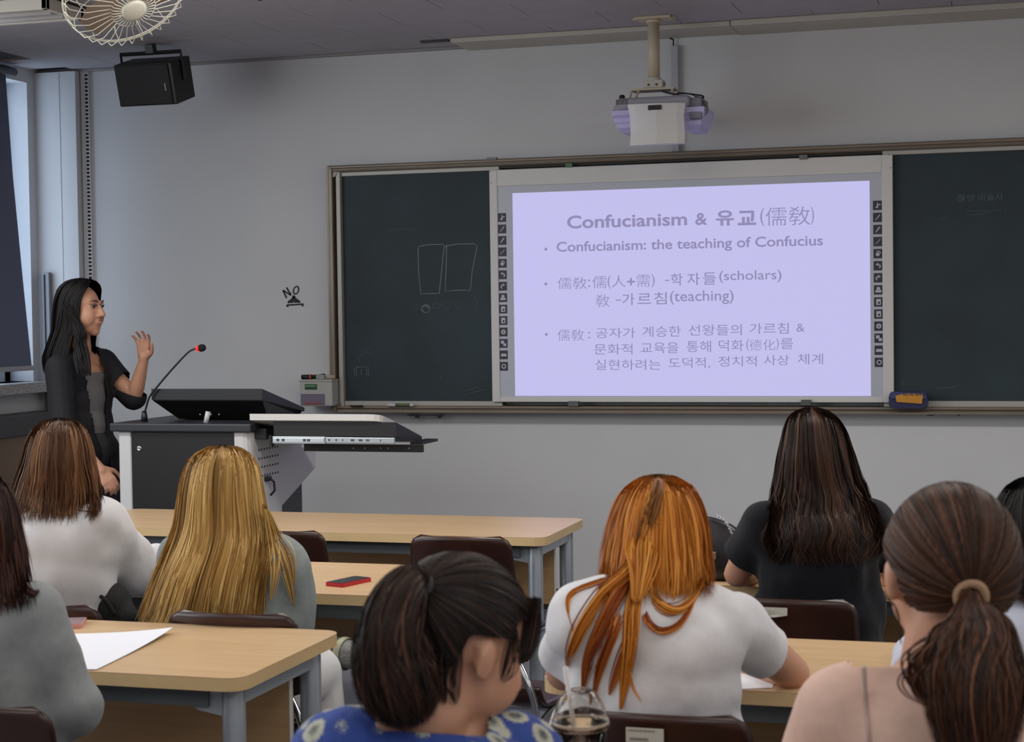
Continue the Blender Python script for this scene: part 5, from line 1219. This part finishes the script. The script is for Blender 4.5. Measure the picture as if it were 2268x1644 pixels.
# E: orange hair, white T-shirt
white_t = cloth_mat('white cotton', (214, 214, 218), .85, .01, (18, .35))
E = seated('seated person with long orange hair and white short-sleeved T-shirt, seen from behind', (1457, 1190, 3.20), 0, -.35, (1460, 1300, 3.12), (1290, 1375, 3.10), (1598, 1362, 3.12),
    (1248, 1490, 3.28), (1400, 1475, 3.48), (1755, 1492, 3.33), (1640, 1478, 3.52), (1425, 1765, 3.14), white_t, 'short', black_tr, waist=1.22, torso_k=1.0, sg=.016, g=.016, fold=[(.007, 22, (1, 1, .55), 5), (.0045, 46, (1, .9, .6), 6)])
ho = hair_mat('orange hair', (128, 66, 18), (190, 112, 34), (226, 160, 74), root=(78, 50, 30), root_end=.13)
bv = bvh_of([E['top']])
fall_hair(E['root'], ho, 3.19, [(1052, 1448, 1466, .0, 0), (1057, 1418, 1498, .045, 0), (1078, 1382, 1536, .085, 0), (1115, 1359, 1557, .106, 0), (1170, 1346, 1568, .118, 0), (1220, 1342, 1570, .135, -.0), (1262, 1340, 1570, .150, 0), (1290, 1342, 1566, .155, 0)], n=3600, theta=2.35, width=.0028, seed=21, locks=80, tipvar=.05, lock_amp=.002, bvh=bv, K=18)
bvu = bvh_of([o for o in E['root'].children if o.name.startswith('hair_underlayer')])
def drape(path, bv, Z, off=.006):
    """lay a lock along picture points onto a surface"""
    out = []
    for x, y in path:
        d = Vector(ray(x, y)).normalized(); h = bv.ray_cast(Vector(CAM), d); p = W(x, y, Z)
        out.append(h[0] - d*off if h[0] is not None and (h[0]-Vector(CAM)).length < (p-Vector(CAM)).length + .25 else p)
    return out
ht = hair_mat('orange tips', (110, 48, 20), (166, 84, 30), (212, 140, 70))
strand_set(E['root'], hair_mat('dark root hair', (52, 34, 22), (104, 66, 34), (160, 100, 46)), [drape([(1458, 1064), (1452, 1095), (1440, 1130), (1426, 1170), (1416, 1205), (1412, 1240)], bvu, 3.1, .013), drape([(1462, 1066), (1462, 1100), (1452, 1140), (1440, 1170)], bvu, 3.1, .013)], 'hair_lock', 20, .0016, .0075, seed=39)
for k, (pp, n_, sp) in enumerate([
    ([(1435, 1130), (1415, 1210), (1395, 1262), (1340, 1310), (1290, 1380), (1264, 1440), (1256, 1475)], 34, .006), ([(1430, 1200), (1405, 1265), (1365, 1330), (1330, 1400), (1300, 1470), (1290, 1530)], 40, .007),
    ([(1432, 1200), (1415, 1270), (1400, 1340), (1395, 1420), (1385, 1500), (1375, 1570)], 44, .007), ([(1440, 1200), (1425, 1270), (1412, 1330), (1405, 1400), (1380, 1460), (1360, 1510), (1350, 1540)], 16, .004),
    ([(1445, 1210), (1440, 1290), (1455, 1335), (1490, 1355), (1525, 1338), (1550, 1300), (1560, 1280)], 30, .004), ([(1430, 1230), (1422, 1310), (1432, 1370), (1460, 1398), (1500, 1385), (1530, 1345), (1545, 1300)], 14, .003),
    ([(1420, 1200), (1370, 1270), (1320, 1290), (1270, 1310), (1256, 1340), (1270, 1400)], 7, .003), ([(1425, 1230), (1385, 1300), (1368, 1380), (1345, 1440), (1325, 1500), (1312, 1560)], 12, .005), ([(1400, 1280), (1398, 1380), (1392, 1470), (1400, 1520), (1420, 1555)], 4, .002)]):
    pth = drape(pp, bv, 3.05)
    pth[0] = W(*pp[0], 3.13); pth[1] = W(*pp[1], 3.085)
    strand_set(E['root'], ht if k % 2 else ho, [pth], 'hair_lock', int(n_*1.8), .0022, sp, seed=40+k)
strand_set(E['root'], ho, [[W(1410+14*i, 1130+8*(i % 2), 3.13), W(1408+9*i, 1200, 3.082), W(1408+7*i, 1235, 3.052), W(1412+4*i, 1275, 3.03), W(1404+3*i, 1330, 3.0)] for i in range(5)], 'hair_lock', 90, .0026, .008, seed=60)

# F: dark brown wavy hair, black shirt
blk_t = cloth_mat('black cotton', (17, 17, 24), .85, .08, (18, .3))
Fp = seated('seated person with long wavy dark brown hair and black short-sleeved shirt', (1802, 1010, 4.38), 3, -.12, (1812, 1112, 4.36), (1697, 1158, 4.36), (1925, 1158, 4.36),
    (1632, 1272, 4.48), (1700, 1258, 4.70), (1985, 1280, 4.48), (1910, 1258, 4.72), (1815, 1465, 4.36), blk_t, 'short', black_tr, waist=1.2, sg=.018, voxel=.010)
hb = hair_mat('dark brown hair', (16, 11, 10), (40, 27, 22), (84, 58, 44), rough=.35)
fall_hair(Fp['root'], hb, 4.39, [(903, 1786, 1806, 0, 0), (908, 1762, 1832, .045, 0), (925, 1744, 1856, .08, 0), (960, 1731, 1876, .10, 0), (1005, 1723, 1890, .112, 0), (1060, 1717, 1905, .118, 0), (1110, 1713, 1926, .125, 0), (1150, 1708, 1945, .13, 0), (1190, 1704, 1955, .13, 0), (1235, 1712, 1945, .13, 0)],
    n=3600, theta=2.2, width=.0032, wave=.009, seed=31, locks=60, lock_amp=.006, bvh=bvh_of([Fp['top']]), K=36, tipvar=.16)

# B: blonde, grey cardigan
grey_c = cloth_mat('grey knit', (134, 142, 142), .9, .08, (16, .35))
sk_w = mat('white shorts', (206, 206, 208), .8)
B = seated('seated person with very long blonde hair and grey cardigan, second row', (493, 1092, 4.28), 22, -.05, (508, 1200, 4.27), (405, 1250, 4.32), (628, 1248, 4.26),
    (385, 1372, 4.42), (450, 1318, 4.62), (652, 1392, 4.28), (600, 1335, 4.58), (530, 1500, 4.26), grey_c, 'long', sk_w, waist=1.15, sg=.016, body_yaw=8, voxel=.010, gleg=.016,
    knees=((430, 1425, 4.48), (722, 1443, 4.50), (700, 1490, 4.42), (722, 1800, 4.42)))
hbl = hair_mat('blonde hair', (118, 84, 40), (184, 144, 82), (230, 198, 130), root=(104, 76, 46), root_end=.07)
fall_hair(B['root'], hbl, 4.29, [(987, 484, 502, 0, 0), (991, 455, 535, .05, 0), (1008, 424, 560, .085, 0), (1040, 405, 576, .105, 0), (1085, 395, 582, .115, 0), (1130, 391, 588, .118, 0), (1170, 386, 596, .12, 0), (1210, 372, 594, .125, 0), (1255, 352, 584, .13, 0), (1305, 336, 576, .13, 0), (1350, 322, 570, .13, 0), (1392, 306, 560, .13, 0)],
    n=4200, theta=2.3, width=.0030, seed=41, locks=80, lock_amp=.004, bvh=bvh_of([B['top']]), K=26, tipvar=.14, wave=.001)
bvB = bvh_of([B['top']])
strand_set(B['root'], hbl, [drape(q, bvB, 4.2) for q in ([(585, 1120), (600, 1180), (622, 1230), (640, 1290), (650, 1340)], [(590, 1130), (612, 1190), (640, 1230), (652, 1290)], [(588, 1130), (600, 1200), (606, 1260), (600, 1330)])], 'hair_lock', 26, .002, .009, seed=70)
# the crossed foot in a grey and cream trainer
a0 = W(722, 1443, 4.50); a1 = W(748, 1446, 4.48); a2 = W(775, 1450, 4.46); a3 = W(800, 1462, 4.45)
blend('sock', [('c', a0.lerp(a1, .75), .040, a1 + (a2-a1)*.35, .044)], .005, mat('sock grey', (92, 98, 98), .8), B['root'], 2)
blend('trainer', [('c', a1.lerp(a2, .6), .040, a2, .038), ('c', a2, .036, a3, .030)], .005, mat('trainer mesh', (136, 138, 132), .7, noise=(260, .3), bump=(260, .5)), B['root'], 2)
MB().lathe(a1.lerp(a2, .55), [(.0425, -.008), (.0445, -.004), (.0440, .006), (.041, .010)], 24, (a2-a1)).build('trainer_collar', mat('trainer cream', (176, 174, 146), .6), B['root'], True)

# A: brown hair, white top
A = seated('seated person with shoulder-length brown hair and loose white long-sleeved top', (130, 1030, 4.50), -6, -.2, (138, 1132, 4.46), (22, 1205, 4.44), (212, 1172, 4.48),
    (-40, 1310, 4.55), (60, 1305, 4.75), (300, 1262, 4.62), (395, 1272, 4.80), (98, 1478, 4.42), cloth_mat('white jersey', (208, 208, 212), .85, .01, (16, .35)), 'long', black_tr, waist=1.15, sg=.036, voxel=.010, g=.010)
hbr = hair_mat('brown hair', (50, 30, 20), (94, 62, 40), (142, 104, 70), root=(42, 30, 26), root_end=.14)
fall_hair(A['root'], hbr, 4.51, [(927, 122, 140, 0, 0), (932, 92, 170, .05, 0), (950, 70, 190, .085, 0), (985, 55, 202, .105, 0), (1030, 46, 209, .115, 0), (1070, 38, 215, .115, 0), (1105, 34, 218, .115, 0), (1140, 36, 205, .11, 0)], n=3200, theta=2.3, width=.0032, seed=51, locks=60, lock_amp=.005, bvh=bvh_of([A['top']]), K=18, tipvar=.14, wave=.002)
bb = W(246, 1345, 4.46)
bag2 = thing('cloth_bag', 'soft black bag on the lap between the white sleeve and the blonde person', 'bag', bb)
blend('body', [('e', bb, (.055, .06, .062)), ('e', bb + V(-.02, 0, .03), (.035, .04, .04)), ('e', bb + V(.03, .0, -.03), (.05, .05, .05))], .007, mat('bag cloth', (20, 20, 22), .85, bump=(30, .4)), bag2, 3, [(.006, 30, (1, 1, 1), 4)])
MB().tube(bez([bb + V(-.035, -.035, .045), bb + V(-.015, -.056, .045), bb + V(.02, -.062, .03), bb + V(.045, -.055, -.01)], 16), .005, 8).build('strap', mat('bag cloth', (20, 20, 22), .85), bag2, True)

# C: dark hair, grey blouse at the left edge
C_ = seated('seated person with dark straight hair and grey blouse at the left edge', (-58, 1165, 3.38), 5, -.1, (-58, 1305, 3.34), (-200, 1385, 3.28), (62, 1378, 3.33),
    (-260, 1560, 3.4), (-180, 1530, 3.6), (158, 1560, 3.34), (110, 1600, 3.56), (-30, 1742, 3.32), cloth_mat('grey blouse', (136, 140, 142), .88, .06, (16, .35)), 'long', black_tr, waist=1.15, sg=.022, voxel=.010)
hdk = hair_mat('dark hair', (20, 12, 12), (48, 28, 24), (80, 50, 40), rough=.4)
fall_hair(C_['root'], hdk, 3.38, [(1040, -70, -46, 0, 0), (1046, -104, -12, .05, 0), (1070, -136, 18, .085, 0), (1110, -152, 36, .105, 0), (1170, -162, 46, .115, 0), (1230, -164, 50, .115, 0), (1280, -162, 54, .115, 0), (1325, -158, 62, .115, 0)], n=2600, theta=2.3, width=.003, seed=61, locks=50, lock_amp=.004, bvh=bvh_of([C_['top']]), K=18, tipvar=.1)
strand_set(C_['root'], hdk, [drape([(35, 1200), (46, 1270), (56, 1306), (72, 1318), (86, 1308)], bvh_of([C_['top']]), 3.25)], 'hair_lock', 40, .002, .004, seed=77)

# H: black hair, pale blue shirt, right edge
H = seated('seated person with black hair and pale blue shirt, cut by the right edge', (2300, 1180, 3.18), 0, -.2, (2300, 1345, 3.16), (2185, 1410, 3.16), (2430, 1410, 3.16),
    (2062, 1500, 3.28), (2040, 1440, 3.50), (2530, 1500, 3.28), (2450, 1480, 3.5), (2310, 1770, 3.14), cloth_mat('pale blue cotton', (186, 192, 208), .85, .02, (16, .3)), 'long', black_tr, waist=1.15, sg=.028)
hk_ = hair_mat('raven hair', (10, 9, 11), (22, 18, 20), (46, 40, 42), rough=.35)
fall_hair(H['root'], hk_, 3.18, [(1054, 2290, 2310, 0, 0), (1060, 2255, 2345, .05, 0), (1082, 2222, 2378, .085, 0), (1120, 2200, 2400, .105, 0), (1180, 2190, 2410, .115, 0), (1250, 2190, 2410, .11, 0), (1320, 2196, 2404, .105, 0)], n=1800, theta=2.3, width=.003, seed=71, locks=50, lock_amp=.003, K=16)

# hairline test used by the two people with tied hair: which directions of the skull carry hair
def hair_ok(D):
    x, y, z = D[..., 0], D[..., 1], D[..., 2]
    face = (y > .10) & (z < .30 + .25*(1-np.abs(x))) & (y*1.0 + .2 > np.abs(x)*.55)
    neck = z < -.62 + .25*np.clip(y+.5, 0, 1)
    ear = (np.abs(x) > .55) & (y > -.35) & (z < -.02 + .2*y)
    return ~(face | neck | ear)
def hair_limit(tie):
    tie = np.array(tie, float); tie /= np.linalg.norm(tie); a = np.array([0, 0, 1.0]); e1 = np.cross(tie, a); e1 /= np.linalg.norm(e1); e2 = np.cross(tie, e1)
    ph = np.linspace(0, 2*PI, 181); al = np.linspace(.2, 2.75, 120)
    D = np.cos(al)[None, :, None]*tie + np.sin(al)[None, :, None]*(np.cos(ph)[:, None, None]*e1 + np.sin(ph)[:, None, None]*e2)
    ok = hair_ok(D); L = np.array([al[np.argmin(o)-1] if not o.all() else al[-1] for o in ok]); L = np.convolve(np.r_[L[-6:-1], L, L[1:6]], np.ones(5)/5, 'same')[5:-5]
    return lambda phi: np.interp(np.mod(phi, 2*PI), ph, L)

# G: ponytail, pale pink shirt
pink = cloth_mat('pale pink jersey', (206, 174, 160), .85, .05, (20, .2))
G = seated('seated person with brown low ponytail and pale pink top at the lower right', (2103, 1272, 2.30), -14, -.12, (2088, 1482, 2.30), (1872, 1585, 2.30), (2325, 1590, 2.30),
    (1768, 1800, 2.38), (1900, 1800, 2.60), (2440, 1800, 2.38), (2330, 1800, 2.6), (2120, 2230, 2.22), pink, 'long', black_tr, hk=1.08, waist=1.1, sg=.018, g=.016, fold=[(.003, 16, (1, 1, .45), 5)], roll=.05, tied=True, neck_cut=.13, neck_drop=.01)
hg = hair_mat('chestnut hair', (28, 17, 13), (64, 39, 28), (112, 74, 52), rough=.36)
c, R = G['hc'], G['HR']; tp_ = W(2152, 1322, 2.185); tl_ = R.transposed() @ (tp_ - (c + R @ V(0, -.012, .02)))
tn = np.array(tuple(tl_)); tdir = tn/np.array([.088, .103, .102]); tdir /= np.linalg.norm(tdir)
combed(G['root'], hg, c + R @ V(0, -.012, .018), R, (.0885, .106, .103), tdir, n=4200, limit=hair_limit(tdir), width=.0026, seed=15, K=16)
T0 = c + R @ V(0, -.012, .018) + R @ V(*(tdir*np.array([.0885, .106, .103])))
MB().lathe(T0, [(.017+.0065*math.cos(2*PI*k/10), .004+.0065*math.sin(2*PI*k/10)) for k in range(11)], 24, W(2168, 1345, 2.13)-T0).build('hair_tie', mat('hair tie beige', (158, 126, 98), .7, bump=(300, .4)), G['root'], True)
tail(G['root'], hg, [T0, W(2160, 1350, 2.145), W(2166, 1400, 2.125), W(2158, 1470, 2.105), W(2160, 1560, 2.09), W(2165, 1720, 2.08)], [.016, .022, .043, .060, .066, .062, .04], n=3400, width=.0026, seed=16, K=26, flat=.6)
strand_set(G['root'], hg, [[c + R @ V(-.085, .01, -.03), W(1985, 1350, 2.25), W(1992, 1400, 2.24), W(1996, 1430, 2.24)]], 'hair_lock', 5, .0012, .002, seed=80)
strand_set(G['root'], hg, [[W(2120, 1400, 2.12), W(2070, 1440, 2.11), W(2034, 1480, 2.10), W(2036, 1520, 2.10), W(2058, 1560, 2.09)]], 'hair_lock', 90, .0024, .010, seed=81)
MB().box((0, 0, 0), (.001, .001, .001)) 
# seam tape of the pink top
bvG = bvh_of([G['top']])
pts = drape([(1913, 1478), (1916, 1540), (1922, 1600), (1928, 1660)], bvG, 2.2, .0005)
MB().tube(pts, .0035, 6).build('shoulder_seam', mat('seam grey pink', (190, 164, 154), .9), G['root'], True)

# D: half-up ponytail, blue floral dress
def floral():
    m = mat('blue floral cotton', (44, 72, 140), .8, bump=(60, .4)); nt = m.node_tree; b = nt.nodes['Principled BSDF']
    tc = nt.nodes.new('ShaderNodeTexCoord'); vo = nt.nodes.new('ShaderNodeTexVoronoi'); vo.inputs['Scale'].default_value = 25; vo.inputs['Randomness'].default_value = .55
    nz = nt.nodes.new('ShaderNodeTexNoise'); nz.inputs['Scale'].default_value = 130
    mx = nt.nodes.new('ShaderNodeMix'); mx.data_type = 'VECTOR'; mx.inputs[0].default_value = .012
    nt.links.new(tc.outputs['Object'], mx.inputs[4]); nt.links.new(nz.outputs['Color'], mx.inputs[5]); nt.links.new(mx.outputs[1], vo.inputs['Vector'])
    r = nt.nodes.new('ShaderNodeValToRGB'); e = r.color_ramp.elements; r.color_ramp.interpolation = 'LINEAR'
    e[0].position = 0; e[0].color = lin((128, 130, 130)); e[1].position = 1; e[1].color = lin((34, 66, 150))
    for p, c_ in ((.10, (52, 54, 62)), (.20, (104, 108, 108)), (.30, (164, 164, 148)), (.42, (170, 172, 160)), (.48, (34, 60, 132))): k = e.new(p); k.color = lin(c_)
    nt.links.new(vo.outputs['Distance'], r.inputs[0]); nt.links.new(r.outputs[0], b.inputs['Base Color']); return m
D = seated('seated person with dark half-up ponytail and blue floral top, looking down right', (1018, 1432, 2.24), 55, -.42, (945, 1612, 2.20), (778, 1672, 2.17), (1128, 1680, 2.26),
    (690, 1850, 2.25), (820, 1830, 2.5), (1190, 1850, 2.35), (1180, 1800, 2.6), (950, 2240, 2.2), floral(), 'puff', black_tr, hk=1.0, waist=1.05, sg=.016, g=.008, voxel=.007, neck_cut=.085, neck_drop=.012, body_yaw=12, tied=True, fold=[(.003, 22, (1, 1, 1), 5)], torso_k=.95)
hd = hair_mat('black brown hair', (12, 10, 11), (34, 25, 24), (78, 54, 44), rough=.36)
c, R = D['hc'], D['HR']; hc2 = c + R @ V(0, -.012, .022); tp_ = W(930, 1302, 2.17); tl_ = R.transposed() @ (tp_ - hc2)
rad = (.083, .102, .096); tdir = np.array(tuple(tl_))/np.array(rad); tdir /= np.linalg.norm(tdir)
combed(D['root'], hd, hc2, R, rad, tdir, n=4200, limit=hair_limit(tdir), width=.0022, seed=25, K=16)
T0 = hc2 + R @ V(*(tdir*np.array(rad)))
MB().lathe(T0, [(.013+.007*math.cos(2*PI*k/10), .002+.007*math.sin(2*PI*k/10)) for k in range(11)], 20, T0-hc2).build('hair_tie', mat('hair tie black', (26, 24, 30), .6, bump=(200, .5)), D['root'], True)
hd2 = hair_mat('ponytail hair', (15, 10, 9), (42, 27, 22), (86, 58, 44), rough=.38)
tail(D['root'], hd2, [T0, T0 + (T0-hc2).normalized()*.02, W(885, 1335, 2.13), W(868, 1400, 2.12), W(872, 1470, 2.12), W(892, 1540, 2.12), W(915, 1605, 2.13)], [.012, .022, .034, .041, .048, .054, .050, .026], n=3400, width=.0024, seed=26, K=24, flat=.75, tipvar=.16)
fr = []
for k in range(7):
    q = hc2 + R @ V(.02+.009*k, .094-.006*k, .030); fr.append([hc2 + R @ V(.02+.01*k, .075-.004*k, .066), q + R @ V(0, .004, 0), q + R @ V(.002, .006, -.03), q + R @ V(.002, -.002, -.062+.004*k)])
strand_set(D['root'], hd, fr, 'fringe', 18, .0015, .004, seed=90)
strand_set(D['root'], hd, [[hc2 + R @ V(.070, -.045, -.02), W(1000, 1515, 2.155), W(1008, 1560, 2.15)], [hc2 + R @ V(.055, -.06, -.02), W(975, 1500, 2.15), W(985, 1560, 2.15)], [hc2 + R @ V(.080, .026, .02), hc2 + R @ V(.080, .034, -.02), hc2 + R @ V(.076, .036, -.05)]], 'hair_lock', 16, .0016, .006, seed=91)
